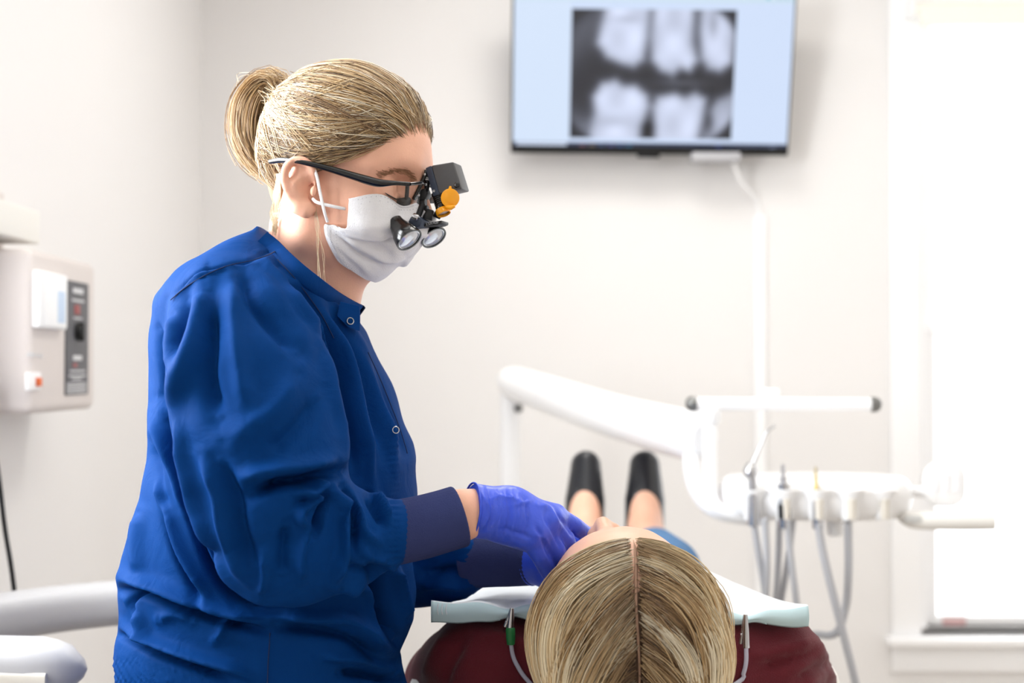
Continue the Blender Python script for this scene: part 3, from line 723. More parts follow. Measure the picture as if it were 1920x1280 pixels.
# ------------------------------------------------------------------ patient
pat = thing('person', (BX, 1.8, .70), 'blonde patient in maroon sweater and jeans lying back in the chair', 'person')
PH = np.array((0.117, 1.462, 0.832))
q = math.radians(8); yw = math.radians(12)
pU = np.array((0, -math.cos(q), math.sin(q))); pF0 = np.array((0, math.sin(q), math.cos(q)))
pF = pF0 * math.cos(yw) + np.array((-1, 0, 0)) * math.sin(yw); pW = np.cross(pU, pF)
PM = np.stack([pF, pW, pU], 1)        # local (fwd, side, up) -> world
def pl2w(V): return PH + np.asarray(V) @ PM.T
def w2pl(V): return (np.asarray(V) - PH) @ PM
def make_patient():
    f = head_field(.0026, (-.13, -.11, -.24), (.14, .11, .15))
    for s in (-1, 1):
        f.ell((-.01, s * .078, .0), (.020, .007, .031), .008)
    ne = w2pl([(0.122, 1.56, .765), (0.128, 1.66, .745)])
    f.chain(np.vstack([(-.02, 0, -.02), ne]), [.052, .05, .058], .03)
    V, Q = f.mesh(2)
    V = pl2w(V)
    # body under the clothes, with legs and feet
    g = Field((-.2, 1.5, .55), (.5, 3.15, 1.0), .009)
    g.chain([(BX, 1.66, .715), (BX + .02, 2.1, .71)], [.075, .08], .02, squash=(.62, 1, 1))
    for s, hx, kx, ax in ((-1, .085, .14, .15), (1, .205, .275, .276)):
        g.chain([(hx, 2.12, .735), (kx, 2.55, .735), (ax, 2.80, .745), (ax, 2.93, .755)], [.05, .04, .036, .034], .03)
        g.chain([(ax, 2.955, .745), (ax + .004, 3.0, .82), (ax + .006, 3.035, .862)], [.038, .036, .022], .03)
        sx = BX + s * .165
        g.chain([(BX + s * .14, 1.68, .725), (BX + s * .185, 1.88, .69), (BX + s * .17, 2.12, .70)], [.035, .03, .025], .03)
    V2, Q2 = g.mesh(2)
    Vb, Qb = merge([(V, Q), (V2, Q2)])
    nobj('body', Vb, Qb, M_skin, pat)
    # sweater
    M_sw = mat('maroon_knit', (92, 16, 30), 0.9, var=0.10, var_scale=60, bump=0.5, bump_scale=700, sheen=.12)
    g = Field((-.2, 1.45, .56), (.48, 2.25, .95), .006)
    g.chain([(BX, 1.66, .735), (BX + .01, 1.85, .74), (BX + .02, 2.12, .715)], [.094, .102, .10], .03, squash=(.58, 1, 1))
    for s in (-1, 1):
        sx = BX + s * .158
        g.chain([(BX + s * .05, 1.60, .768), (sx, 1.63, .762), (BX + s * .200, 1.73, .715), (BX + s * .20, 1.9, .68), (BX + s * .18, 2.1, .70)], [.055, .066, .062, .055, .045], .04)
    g.chain([(BX - .005, 1.575, .755), (BX, 1.62, .75)], [.055, .06], .03)
    V, Q = g.mesh(2); N = vnormals(V, Q)
    px, py = project(V)
    for (pl, wdt, amp) in SWEATER_FOLDS:
        V = V + N * (1.9 * amp * fold_profile(pl, px, py, wdt, wdt))[:, None]
    V = V + N * (.0016 * np.sin(V[:, 0] * 70 + 3 * np.sin(V[:, 1] * 31)) * np.sin(V[:, 1] * 45))[:, None]
    nobj('sweater', V, Q, M_sw, pat); global SWV; SWV = V
    # jeans
    M_j = mat('denim', (66, 108, 150), 0.85, var=0.12, var_scale=80, bump=.3, bump_scale=900)
    g = Field((-.12, 2.0, .58), (.46, 2.85, .90), .007)
    g.chain([(BX + .02, 2.08, .735), (BX + .025, 2.18, .735)], [.10, .10], .03, squash=(.6, 1, 1))
    for hx, kx, ax in ((.085, .14, .15), (.205, .275, .274)):
        g.chain([(hx, 2.15, .738), (kx, 2.52, .742), (ax, 2.74, .745)], [.075, .060, .05], .04)
    V, Q = g.mesh(2); nobj('jeans', V, Q, M_j, pat)
    # shoes
    M_sh = mat('black_leather', (22, 24, 30), 0.28, spec=.5)
    for k, ax in enumerate((.15, .276)):
        g = Field((ax - .07, 2.86, .66), (ax + .08, 3.12, .96), .0035)
        g.chain([(ax, 2.968, .735), (ax + .004, 3.008, .82), (ax + .008, 3.045, .892)], [.041, .042, .032], .03)
        g.chain([(ax, 3.005, .72), (ax + .008, 3.075, .89)], [.03, .028], .02)
        g.ell((ax, 2.935, .748), (.036, .08, .107), .008, 'sub')
        g.ell((ax, 2.93, .70), (.034, .06, .06), .006, 'sub')
        V, Q = g.mesh(2)
        o = nobj('shoe', V, Q, M_sh, pat)
        o['label'] = 'black leather flat shoe'
def seg_dist(pl, px, py):
    best = np.full(px.shape, 1e9); side = np.zeros(px.shape)
    for (x0, y0), (x1, y1) in zip(pl[:-1], pl[1:]):
        ex, ey = x1 - x0, y1 - y0; L2 = ex * ex + ey * ey
        t = np.clip(((px - x0) * ex + (py - y0) * ey) / L2, 0, 1)
        dx, dy = px - x0 - t * ex, py - y0 - t * ey; d = np.hypot(dx, dy)
        m = d < best; best = np.where(m, d, best); side = np.where(m, np.sign(ex * dy - ey * dx), side)
    return best, side
def fold_profile(pl, px, py, w1, w2, taper=True):
    """ridge of unit height along a polyline given in photo pixels; w1/w2 = width on the two sides"""
    p = spline(np.array(pl, float), max(6, 4 * len(pl)))
    lo, hi = p.min(0) - 3 * max(w1, w2), p.max(0) + 3 * max(w1, w2)
    sel = np.where((px > lo[0]) & (px < hi[0]) & (py > lo[1]) & (py < hi[1]))[0]
    out = np.zeros(px.shape)
    if len(sel) == 0: return out
    d, s = seg_dist(p, px[sel], py[sel]); w = np.where(s > 0, w1, w2)
    v = np.exp(-(d / w) ** 2)
    if taper:
        a = np.hypot(px[sel] - p[0, 0], py[sel] - p[0, 1]); b = np.hypot(px[sel] - p[-1, 0], py[sel] - p[-1, 1])
        L = np.hypot(*np.diff(p, axis=0).T).sum() * .22
        v *= np.clip(np.minimum(a, b) / L + .15, 0, 1)
    out[sel] = v
    return out
SWEATER_FOLDS = [([(1420, 1255), (1480, 1235), (1540, 1222)], 10, -.004), ([(1400, 1235), (1480, 1215), (1530, 1205)], 12, .003), ([(1530, 1200), (1548, 1240), (1560, 1280)], 8, .003),
                 ([(1500, 1275), (1540, 1250), (1560, 1245)], 10, -.005), ([(840, 1190), (815, 1230), (800, 1275)], 9, .004), ([(870, 1200), (840, 1250), (830, 1285)], 9, -.004), ([(900, 1190), (960, 1200), (1000, 1215)], 12, .003)]
make_patient()

PM0 = np.stack([pF0, np.cross(pU, pF0), pU], 1)
def make_patient_hair():
    PM = PM0
    def pl2w(V): return PH + np.asarray(V) @ PM0.T
    # scalp-hugging under layer
    f = Field((-.14, -.125, -.12), (.14, .125, .17), .004)
    f.ell((-.006, 0, .050), (.103, .086, .088), 0)
    f.ell((-.04, 0, .0), (.085, .088, .10), .03)
    # forehead and face stay free
    f.ell((.10, 0, -.03), (.075, .10, .125), .012, 'sub')
    V, Q = f.mesh(2)
    M_u = mat('hair_under', (86, 64, 46), .7, var=.2, var_scale=60)
    M_h = mat('hair_strands', (170, 140, 100), .36, attr='Col', spec=.55)
    o = nobj('hair', pl2w(V), Q, M_u, pat); o['label'] = 'long highlighted blonde hair parted in the middle'
    # strands fall from the middle parting
    n = 9000; r = np.random.default_rng(3)
    t = r.random(n) ** .85
    phi = np.radians(62 - 160 * t)                                   # along the parting, front hairline -> back of head
    side = np.where(r.random(n) < .5, -1.0, 1.0)
    off = np.abs(r.normal(0, 1, n)) * .010 + .0022
    off = np.where(r.random(n) < .25, r.random(n) * .05, off)
    lift = .003 + .006 * r.random(n)
    C = np.array((-.006, 0, .050)); R0 = np.array((.103, .086, .088))
    tj = t + .012 * r.normal(0, 1, n)
    clump = np.floor(tj * 30 + 3) + (side > 0) * 100 + np.floor(off / .022) * 1000
    cr = np.random.default_rng(11).random((10000, 4)); ck = cr[clump.astype(int) % 10000]
    def surf(p, lift):
        d = p - C; R = R0 + lift[:, None]
        k = np.sqrt(((d / R) ** 2).sum(1)); return k, C + d / np.maximum(k, 1e-6)[:, None]
    p = C + np.stack([np.sin(phi) * (R0[0] + lift), side * off, np.cos(phi) * (R0[2] + lift)], 1)
    _, p = surf(p, lift)
    gl = np.array((0, 0, -1.0)) @ PM                                   # gravity in head space
    v = np.stack([-.55 - .75 * ck[:, 0] * np.clip(.2 + t * 1.6, 0, 1) + .10 * r.normal(0, 1, n), side * 1.0, .05 * r.normal(0, 1, n)], 1)
    v[:, 2] += np.where(phi > .6, -.15, .1)
    v /= np.linalg.norm(v, axis=1)[:, None]
    steps, ds = 36, .0060; path = [p.copy()]
    for k in range(steps):
        v = v + gl * (.035 + .075 * (k / steps)) * (1 + .5 * (ck[:, 1] - .5))[:, None]
        v = v + np.stack([.10 * np.sin(k * .25 + ck[:, 2] * 6.28), side * 0, .05 * np.cos(k * .2 + ck[:, 3] * 6.28)], 1) * .25
        v /= np.linalg.norm(v, axis=1)[:, None]
        p2 = p + v * ds
        kk, ps = surf(p2, lift + .012 * ck[:, 1] * min(1, k / 10) + .004 * np.sin(ck[:, 0] * 9 + k * .2) * min(1, k / 10))
        stick = (p2 @ gl) < .05
        p2 = np.where(((kk < 1.0) | (stick & (kk < 1.25)))[:, None], ps, p2)
        v = p2 - p; v /= np.linalg.norm(v, axis=1)[:, None] + 1e-9
        p = p2; path.append(p.copy())
    path = np.stack(path, 1)[:, ::2]
    ph = np.radians(np.linspace(64, -60, 40)); lp = C + np.stack([np.sin(ph) * (R0[0] + .0015), .0012 * np.sin(ph * 5), np.cos(ph) * (R0[2] + .0015)], 1)
    tube('parting', pl2w(lp), np.linspace(.0022, .0008, 40), mat('scalp', (176, 140, 118), .8), o, sides=8)
    # keep the face free: drop strands that start on the brow
    W = pl2w(path.reshape(-1, 3)).reshape(path.shape)
    rad = np.full(W.shape[:2], .00050) * (1 - .5 * np.linspace(0, 1, W.shape[1])[None] ** 3)
    pal = np.array([s2l(c) for c in ((58, 42, 32), (112, 84, 58), (178, 144, 100), (218, 186, 138), (240, 218, 176), (250, 238, 210))])
    u = np.clip(.62 + .75 * (ck[:, 3] - .5) + .55 * (ck[:, 1] - .5) + .15 * r.normal(0, 1, n) + .10 * side * -0, 0, .999) * 5  # low-lying locks coloured darker: shade between locks put into the colour
    i = u.astype(int); fr = (u - i)[:, None]; base = pal[i] * (1 - fr) + pal[i + 1] * fr
    k = W.shape[1]; tt = np.linspace(0, 1, k)[None, :, None]
    root = np.array(s2l((84, 63, 45)))
    rw = .80 * (1 - np.clip((tt - .04) / .5, 0, 1)) ** 1.3 * (.6 + .4 * ck[:, 2])[:, None, None]
    cols = base[:, None, :] * (1 - rw) + root * rw
    V, F, Cc = strands(W, rad, cols)
    s = nobj('hair_strands', V, F, M_h, o, colors=Cc); s['kind'] = 'stuff'
make_patient_hair()

# ------------------------------------------------------------------ bib and its clips
def make_bib():
    M_bib = mat('bib_paper', (236, 242, 246), .75, var=.01, bump=.15, bump_scale=500); M_edge = mat('bib_teal', (190, 216, 222), .7)
    nx, ny = 120, 60
    X = np.linspace(-.089, .326, nx)[:, None] + np.zeros((1, ny)); t = np.linspace(-.10, 1, ny)[None, :] + np.zeros((nx, 1))
    tp = np.maximum(t, 0); tn = np.maximum(-t, 0) / .10
    Y = 1.572 + .32 * tp - .004 * tn
    Xc = X + tp * np.where(X > .12, (X - .12) * .18, (X - .12) * .05)
    zt = np.interp(X, [-.09, .0, .06, .2, .26, .338], [.8440, .8420, .840, .836, .834, .8395])
    A_ = .031 - 1.2 * (Xc - .16) ** 2; pr = np.sin(np.pi / 2 * np.clip(tp / .65, 0, 1)) - .9 * np.clip((tp - .6) / .4, 0, 1) ** 2
    Z = zt + A_ * pr - np.clip(Xc - .19, 0, 1) * .28 * tp
    zb = np.interp(X, [-.09, .0, .2, .26, .338], [.8225, .8215, .822, .816, .819]) + .0008 * np.sin(X * 90)
    Z = Z * (1 - tn) + (zb + .0) * tn; Y -= .0045 * np.sin(tn * np.pi)
    for cx in (-.0018, .263):                                            # pinched at the clips
        w = np.exp(-((X - cx) / .016) ** 2) * np.exp(-(tp / .15) ** 2)
        Z -= .006 * w * (1 - tn); Z += .008 * w * tn
    Z += .0012 * np.sin(X * 120 + t * 9) * np.exp(-tp * 3)
    V = np.stack([Xc, Y, Z], -1); N = np.zeros_like(V); N[..., 2] = 1
    V2 = V - np.array((0, -.0015, .0022)); i, j = np.meshgrid(np.arange(nx - 1), np.arange(ny - 1), indexing='ij'); q = (i * ny + j).ravel()
    F1 = np.stack([q, q + ny, q + ny + 1, q + 1], -1); o2 = nx * ny; F2 = F1[:, ::-1] + o2
    rim = []
    def strip(a):
        a = np.array(a); rim.append(np.stack([a[:-1], a[:-1] + o2, a[1:] + o2, a[1:]], -1))
    strip([k * ny for k in range(nx)]); strip([k * ny + ny - 1 for k in range(nx)][::-1]); strip(list(range(ny))[::-1]); strip([(nx - 1) * ny + k for k in range(ny)])
    F = np.vstack([F1, F2] + rim)
    mi = np.concatenate([(t[:-1, :-1].ravel() < -.012).astype(int), np.ones(len(F2), int)] + [np.ones(len(r_), int) for r_ in rim])
    e = thing('patient_bib', (BX, 1.7, .80), 'white and pale teal paper bib across the patient chest', 'bib')
    nobj('sheet', np.vstack([V.reshape(-1, 3), V2.reshape(-1, 3)]), F, [M_bib, M_edge], e, mat_idx=mi)
    # hem stitches embossed on the left end of the folded edge
    for k in range(3): tube('crease', [P(822 + 8 * k, 1131, 1.566), P(820 + 8 * k, 1144, 1.564), P(823 + 8 * k, 1155, 1.567)], .0006, M_bib, e, n=8, sides=6)
    M_s = mat('steel', (196, 196, 198), .22); M_gr = mat('green_sleeve', (36, 120, 62), .4); M_co = mat('clear_cord', (206, 206, 222), .25, trans=.3)
    c = thing('bib_clip_cord', (BX, 1.58, .74), 'pair of steel bib clips joined by a clear cord around the neck', 'bib clips')
    sx_, sy_ = project(SWV)
    def on(px, py, lift=.0035, top=1.557):
        m = (np.abs(sx_ - px) < 7) & (np.abs(sy_ - py) < 7)
        return P(px, py, min(top, (SWV[m, 1].min() if m.any() else top) - lift))
    def clip(a, b, nm):
        A, B = on(*a), on(*b)
        cl = tube('clip', [A, A * .6 + B * .4, B], [.0022, .0034, .0042], M_s, c, n=10, sides=12, up=(0, -1, 0), aspect=.7)
        o_ = np.array((-.0035, .002, 0)); tube('lower_jaw', [A + o_ * .3, A * .5 + B * .5 + o_, B + o_ * 1.6 + (0, 0, .004)], [.0014, .002, .0024], M_s, cl, n=8, sides=8)
        m_ = A * .4 + B * .6 + np.array((-.0045, 0, 0)); lathe('rivet', m_, m_ + np.array((-.0015, 0, 0)), [(0, 0), (0, .0014), (.0015, .001), (.0015, 0)], M_s, cl, 12)
        return cl
    clip((960, 1140), (957, 1182), 'l')
    g0, g1 = on(957, 1176, .005), on(958, 1209, .005)
    lathe('sleeve', g0, g1, [(0, 0), (0, .0042), (.002, .0052), (.012, .0050), (.0185, .0042), (.0196, 0)], M_gr, c)['label'] = 'green plastic sleeve'
    clip((1398, 1152), (1399, 1214), 'r')
    left_c = [on(958, 1206, .005), on(961, 1226), on(969, 1246), on(990, 1276)]
    right_c = [on(1399, 1211), on(1399, 1240), on(1394, 1262), on(1385, 1278)]
    mid = [np.array((.05, 1.53, .735)), np.array((.12, 1.53, .728)), np.array((.19, 1.53, .735))]
    tube('cord', left_c + mid + right_c[::-1], .0024, M_co, c, n=90, sides=10)
make_bib()
# ------------------------------------------------------------------ dentist
DD = 1.56                                     # distance of her mid plane
den = thing('person', (-.27, DD, 0.0), 'dentist in navy jacket, mask and loupes leaning over the patient', 'person')
YAW = math.radians(17); PIT = math.radians(9); HS = 1.05
dR = np.array((-math.sin(YAW), -math.cos(YAW), 0))           # towards her right side (the camera)
dF0 = np.array((math.cos(YAW), -math.sin(YAW), 0))
dF = dF0 * math.cos(PIT) - np.array((0, 0, 1)) * math.sin(PIT); dU = dF0 * math.sin(PIT) + np.array((0, 0, 1)) * math.cos(PIT)
DM = np.stack([dF, dR, dU], 1)
DH = P(617, 374, DD)                          # point midway between her ears
def d2w(V): return DH + HS * (np.asarray(V) @ DM.T)
def w2d(V): return ((np.asarray(V) - DH) @ DM) / HS
def HL(px, py, w):
    """photo pixel -> world point on the plane parallel to her mid plane, w metres towards her right"""
    o = np.array((0, 0, CAMZ)); r = P(px, py, 1.0) - o; p0 = DH + dR * w
    t = np.dot(p0 - o, dR) / np.dot(r, dR); return o + r * t
M_dskin = mat('dentist_skin', (234, 180, 154), 0.5, var=0.07, var_scale=40, bump=0.10, bump_scale=450, sss=0.12)
def make_dentist_body():
    f = head_field(.0022, (-.14, -.115, -.26), (.15, .115, .16))
    # neck
    nk = w2d([HL(584, 430, 0), HL(580, 490, 0), HL(570, 560, 0), HL(545, 640, 0)])
    f.chain(nk, [.044, .042, .047, .062], .03)
    nk = w2d([HL(612, 455, .0), HL(612, 510, .0), HL(607, 580, 0)]); f.chain(nk, [.036, .032, .034], .03)
    # neck tendon and throat crease
    f.chain(w2d([HL(572, 430, .046), HL(590, 500, .036), HL(625, 556, .016)]), [.008, .007, .006], .012)
    # near ear
    E = lambda x, y, w: w2d(HL(x, y, w))
    for sgn in (1, -1):
        def EE(x, y, w):
            p = E(x, y, w); return np.array((p[0], p[1] * sgn, p[2]))
        f.ell(EE(562, 350, .082), (.0155, .0055, .027), .006)
        f.chain([EE(588, 343, .080), EE(588, 318, .086), EE(574, 303, .089), EE(556, 300, .091), EE(540, 309, .093), EE(533, 328, .093), EE(537, 352, .091), EE(549, 374, .087), EE(560, 388, .083)], [.003, .0036, .0042, .0045, .0045, .0043, .004, .0038, .004], .004, n=26)
        f.chain([EE(562, 390, .083), EE(574, 398, .081), EE(583, 392, .078)], [.006, .0065, .005], .006)
        f.chain([EE(560, 318, .087), EE(552, 336, .089), EE(554, 356, .087), EE(568, 372, .083)], [.0028, .0034, .0034, .003], .004, n=14)
        f.ell(EE(571, 352, .095), (.0105, .0165, .0165), .003, 'sub')
        f.ell(EE(551, 322, .095), (.0060, .0065, .0100), .002, 'sub')
        f.ell(EE(588, 358, .083), (.0035, .004, .006), .004)
    global DHF; DHF = f
    V, Q = f.mesh(2); V = d2w(V)
    # forehead lines and crow's feet
    N = vnormals(V, Q); px, py = project(V); near = (N @ dR > .05)
    for pl, w_, a_ in (([(700, 282), (745, 288), (785, 300)], 2.6, -.0010), ([(715, 296), (750, 301), (786, 313)], 2.6, -.0010), ([(660, 345), (690, 352)], 2.4, -.0007), ([(655, 360), (690, 362)], 2.4, -.0007),
                       ([(520, 470), (560, 500), (600, 545)], 5, -.0016), ([(530, 450), (575, 490), (615, 530)], 5, -.0014), ([(575, 430), (600, 475), (640, 505)], 4, -.0018), ([(590, 420), (612, 460), (645, 490)], 4, -.0016)):
        V = V + N * (a_ * fold_profile(pl, px, py, w_, w_) * near)[:, None]
    # torso, arms and legs under the clothes
    g = Field((-.62, 1.25, .0), (.12, 2.0, 1.25), .011)
    Z = lambda x, y, d: P(x, y, d)
    g.chain([Z(490, 660, DD), Z(500, 900, DD), Z(500, 1280, DD), Z(500, 1420, DD)], [.045, .055, .06, .08], .03, squash=(1, .8, 1))
    for s in (-1, 1):
        hip = np.array((-.27, DD + s * .09, .60)); kn = np.array((.02 if s < 0 else .0, DD + s * .15 - .06, .52)); an = np.array((-.05, DD + s * .17 - .06, .09))
        if s < 0: kn = np.array((-.16, 1.27 + .05, .50)); an = np.array((-.22, 1.30, .09))
        else: kn = np.array((-.20, 1.95, .50)); an = np.array((-.22, 1.95, .09))
        g.chain([hip, kn, an, an + np.array((.14, 0, -.045))], [.08, .055, .036, .03], .03)
    g.chain([Z(445, 610, 1.40), Z(520, 1030, 1.385), Z(700, 1002, 1.395)], [.03, .022, .016], .012)
    g.chain([Z(470, 610, 1.72), Z(600, 1060, 1.74), Z(740, 1074, 1.69)], [.03, .022, .015], .012)
    V2, Q2 = g.mesh(2)
    # finer near wrist
    w = Field((-.20, 1.34, .88), (.02, 1.50, 1.06), .003)
    w.chain([Z(690, 1003, 1.394), Z(800, 985, 1.405), Z(865, 966, 1.415), Z(890, 960, 1.425), Z(940, 955, 1.44)], [.018, .024, .0240, .0215, .0205], 0, squash=(1, 1.15, .9))
    V3, Q3 = w.mesh(2)
    w = Field((-.14, 1.5, .80), (.06, 1.72, 1.0), .003)
    w.chain([Z(740, 1074, 1.69), Z(800, 1069, 1.665), Z(885, 1052, 1.628), Z(960, 1050, 1.604), Z(1015, 1050, 1.585)], [.014, .014, .016, .020, .021], 0)
    V4, Q4 = w.mesh(1)
    Vb, Qb = merge([(V, Q), (V2, Q2), (V3, Q3), (V4, Q4)])
    nobj('body', Vb, Qb, M_dskin, den)
    # brow hairs
    r = np.random.default_rng(5); n = 170; t = r.random(n)
    for sgn in (1, -1):
        c = spline(np.array([(.0985, .014, .031), (.0955, .028, .036), (.084, .043, .035), (.0735, .054, .027)]), 40)
        b = c[(t * 39).astype(int)] + r.normal(0, 1, (n, 3)) * np.array((.0008, .0012, .0018)); b[:, 1] *= sgn
        b = DHF.push(b, .0006, 4); dirv = np.array((-.004, .0042 * sgn, .0015)); P_ = np.stack([b + dirv * k for k in (0, .5, 1.0)], 1); P_ = DHF.push(P_.reshape(-1, 3), .0005, 4).reshape(P_.shape)
        Vv, Ff, Cc = strands(d2w(P_.reshape(-1, 3)).reshape(P_.shape), np.full((n, 3), .00022), np.tile(np.array(s2l((168, 124, 94))), (n, 1)))
        o = nobj('eyebrow', Vv, Ff, mat('brow_hair', (168, 124, 94), .7), den)
        lash = []
        for k in range(34):
            a = k / 33; base = np.array((.0875 - .006 * a ** 2, (.022 + .025 * a) * sgn, .0085 + .003 * a ** 2)); lash.append([base, base + (.004, .0015 * sgn, -.0025), base + (.0065, .003 * sgn, -.003)])
        lash = np.array(lash); Vv, Ff, Cc = strands(d2w(lash.reshape(-1, 3)).reshape(lash.shape), np.full((34, 3), .00028), np.tile(np.array(s2l((40, 30, 26))), (34, 1)))
        nobj('eyelashes', Vv, Ff, mat('lash_hair', (40, 30, 26), .6), den)
    return Vb
DBODY = make_dentist_body()

def make_dentist_hair():
    M_u = mat('dentist_hair_under', (150, 124, 92), .6, var=.2, var_scale=70)
    M_h = mat('dentist_hair_strands', (190, 160, 120), .34, attr='Col', spec=.55)
    poly_px = [(803, 212), (790, 232), (768, 246), (735, 257), (690, 276), (650, 294), (600, 301), (560, 297), (534, 308), (520, 345), (512, 390), (500, 392), (480, 300), (470, 200), (540, 100), (640, 90), (740, 110), (815, 180)]
    pw_ = [.0, .02, .045, .06, .068, .074, .078, .078, .076, .07, .06, .05, 0, 0, 0, 0, 0, 0]
    poly = np.array([w2d(HL(x, y, w_))[[0, 2]] for (x, y), w_ in zip(poly_px, pw_)])
    C = np.array((.012, 0, .062)); R0 = np.array((.086, .082, .078))
    f = Field((-.14, -.12, -.09), (.14, .12, .19), .003)
    f.ell(C, R0 - .003, 0); f.ell((-.028, 0, .02), (.046, .058, .072), .03); f.ell((.03, 0, .066), (.066, .066, .062), .03)
    gx = f.ax[0][:, None]; gz = f.ax[2][None, :]; sd0 = poly_sdf(poly, gx, gz); f.F += (.0105 * np.clip(1 + sd0 / .030, 0, 1)).astype(np.float32)[:, None, :]
    ff = Field(f.lo, f.lo + f.h * (f.n - 1), f.h); ff.F = f.F.copy(); ff.n = f.n; ff.ax = f.ax
    f.apply(lambda x, y, z: poly_sdf(poly, x, z) + 0 * y, f.lo, f.lo + f.h * f.n, .006, 'int')
    V, Q = f.mesh(2)
    hair = nobj('hair', d2w(V), Q, M_u, den); hair['label'] = 'ash blonde hair drawn back into a loose ponytail'
    pal = np.array([s2l(c) for c in ((84, 66, 50), (134, 106, 78), (176, 144, 104), (204, 174, 130), (222, 204, 172), (238, 230, 214))])
    def colour(u):
        u = np.clip(u, 0, .999) * 5; i = u.astype(int); fr = (u - i)[..., None]; return pal[i] * (1 - fr) + pal[i + 1] * fr
    r = np.random.default_rng(21)
    tie = w2d(HL(516, 190, 0))
    # guides: roots along the hairline of the near side, mirrored for the far side
    line = np.array([(797, 222), (786, 238), (764, 250), (735, 260), (700, 273), (665, 288), (630, 298), (595, 300), (560, 297), (536, 308), (524, 345), (515, 385)], float)
    lw = np.array([.010, .030, .048, .058, .066, .072, .076, .078, .078, .076, .070, .060])
    n = 7600; t = r.random(n)
    L = spline(np.hstack([line, lw[:, None] * 1000]), 200)
    root_px = L[(t * 199).astype(int)]
    # move most roots up over the scalp, along the way to the tie
    hl = np.array([w2d(HL(a, b, c / 1000)) for a, b, c in L])[(t * 199).astype(int)]
    side = np.where(r.random(n) < .62, 1.0, -1.0)
    top = r.random(n) < .55                                     # strands that start on the front hairline above the brow
    tt = r.random(n)
    F0 = w2d(HL(801, 218, 0)); front = np.stack([F0[0] - .030 * tt ** 2 + .002, .002 + .066 * tt, F0[2] - .004 - .012 * tt + .0], 1)
    root = np.where(top[:, None], front, hl) + r.normal(0, 1, (n, 3)) * .0013
    root[:, 1] *= side
    cv = V[(poly_sdf(poly, V[:, 0], V[:, 2]) < -.009)]; pick = r.random(n) < .5; root = np.where(pick[:, None], cv[r.integers(0, len(cv), n)], root); side = np.where(root[:, 1] >= 0, 1.0, -1.0)
    sd = poly_sdf(poly, V[:, 0], V[:, 2]); fb = V[(sd < -.0015) & (sd > -.014) & (V[:, 0] > .035)]; pf = r.random(n) < .16; root = np.where(pf[:, None], fb[r.integers(0, len(fb), n)], root); pick = pick | pf; side = np.where(root[:, 1] >= 0, 1.0, -1.0)
    top = top | (pick & (root[:, 0] > .0) & (np.abs(root[:, 1]) < .06))
    K = 17; s = np.linspace(0, 1, K)[None, :, None]
    tgt = np.array(tie)[None, :] + r.normal(0, 1, (n, 3)) * np.array((.004, .008, .008)) + np.array((0, 0, 0))
    d0 = root - C; d1 = tgt - C
    ck = np.random.default_rng(8).random((400, 4))[(np.floor(t * 40) + 60 * top + np.floor(tt * 26) * top + 130 * (side < 0)).astype(int) % 400]
    # sweep: front hair dips towards the ear before it is drawn back
    dip = (.020 + .030 * ck[:, 0])[:, None, None] * np.sin(np.pi * s) ** 1.0 * np.where(top, 1.0, -.25)[:, None, None]
    path = d0[:, None, :] * (1 - s) + d1[:, None, :] * s
    up_ = np.clip(1 - np.abs(root[:, 1]) / .046, 0, 1)[:, None, None] * top[:, None, None]
    path = path + np.array((0, 0, 1.0)) * .10 * np.sin(np.pi * s) * up_
    dip = dip * (1 - up_)
    path = path + np.array((0, 0, -1.0)) * dip * (.3 + .7 * (np.abs(root[:, 1]) / .07))[:, None, None]
    path[..., 1] += side[:, None] * .050 * np.sin(np.pi * s[..., 0]) * (.45 + .55 * ck[:, 1])[:, None]
    lift = (.000 + .0045 * r.random(n) ** 1.6 + .0045 * ck[:, 2])[:, None, None] * np.minimum(1, np.minimum(s * 7 + .15, (1 - s) * 6 + .3))
    kk = np.sqrt(((path / R0) ** 2).sum(-1, keepdims=True)); sp = path / kk * (1 + lift / .09)
    wgt = np.clip(kk * 0 + 1, 0, 1); path = C + sp
    path = ff.push(path.reshape(-1, 3), (.0015 + lift * .8).repeat(1, 2).reshape(-1) if False else np.broadcast_to(.0012 + .8 * lift[..., 0], path.shape[:2]).reshape(-1), 3).reshape(path.shape)
    path[:, -1] = tgt; path[:, -2] = .5 * path[:, -2] + .5 * tgt
    W = d2w(path.reshape(-1, 3)).reshape(path.shape)
    u = .60 + 1.0 * (ck[:, 3] - .5) + .10 * r.normal(0, 1, n) - .10 * top
    ss = s[..., 0]; uu = u[:, None] + .22 * np.clip((ss - .45) / .5, 0, 1) * np.where(top, .6, 1.0)[:, None]
    V1, F1, C1 = strands(W, np.full((n, K), .00045) * np.clip(ss * 6 + .25, 0, 1), colour(uu))
    # ponytail: loops up from the tie and drops behind the head
    n2 = 1700; K2 = 18; t2 = r.random(n2); a = r.normal(0, 1, (n2, 2)); c2 = np.random.default_rng(9).normal(0, 1, (30, 4))[r.integers(0, 30, n2)]
    guide = spline(np.array([HL(520, 186, 0), HL(524, 160, 0), HL(506, 156, 0), HL(485, 182, 0), HL(473, 225, 0), HL(475, 270, 0), HL(489, 305, 0), HL(510, 333, 0)]), K2)
    wid = np.interp(np.linspace(0, 1, K2), [0, .15, .4, .65, .85, 1], [.005, .008, .012, .0125, .010, .007])
    loc = np.stack([(a[:, :1] * .5 + c2[:, :1] * .62) * wid, (a[:, 1:] * .6 + c2[:, 1:2] * .7) * wid], -1)
    T_ = np.gradient(guide, axis=0); T_ /= np.linalg.norm(T_, axis=1)[:, None]; B_ = np.tile(dR, (K2, 1)); N_ = np.cross(T_, B_)
    PP = guide[None] + loc[..., :1] * N_[None] + loc[..., 1:] * B_[None]
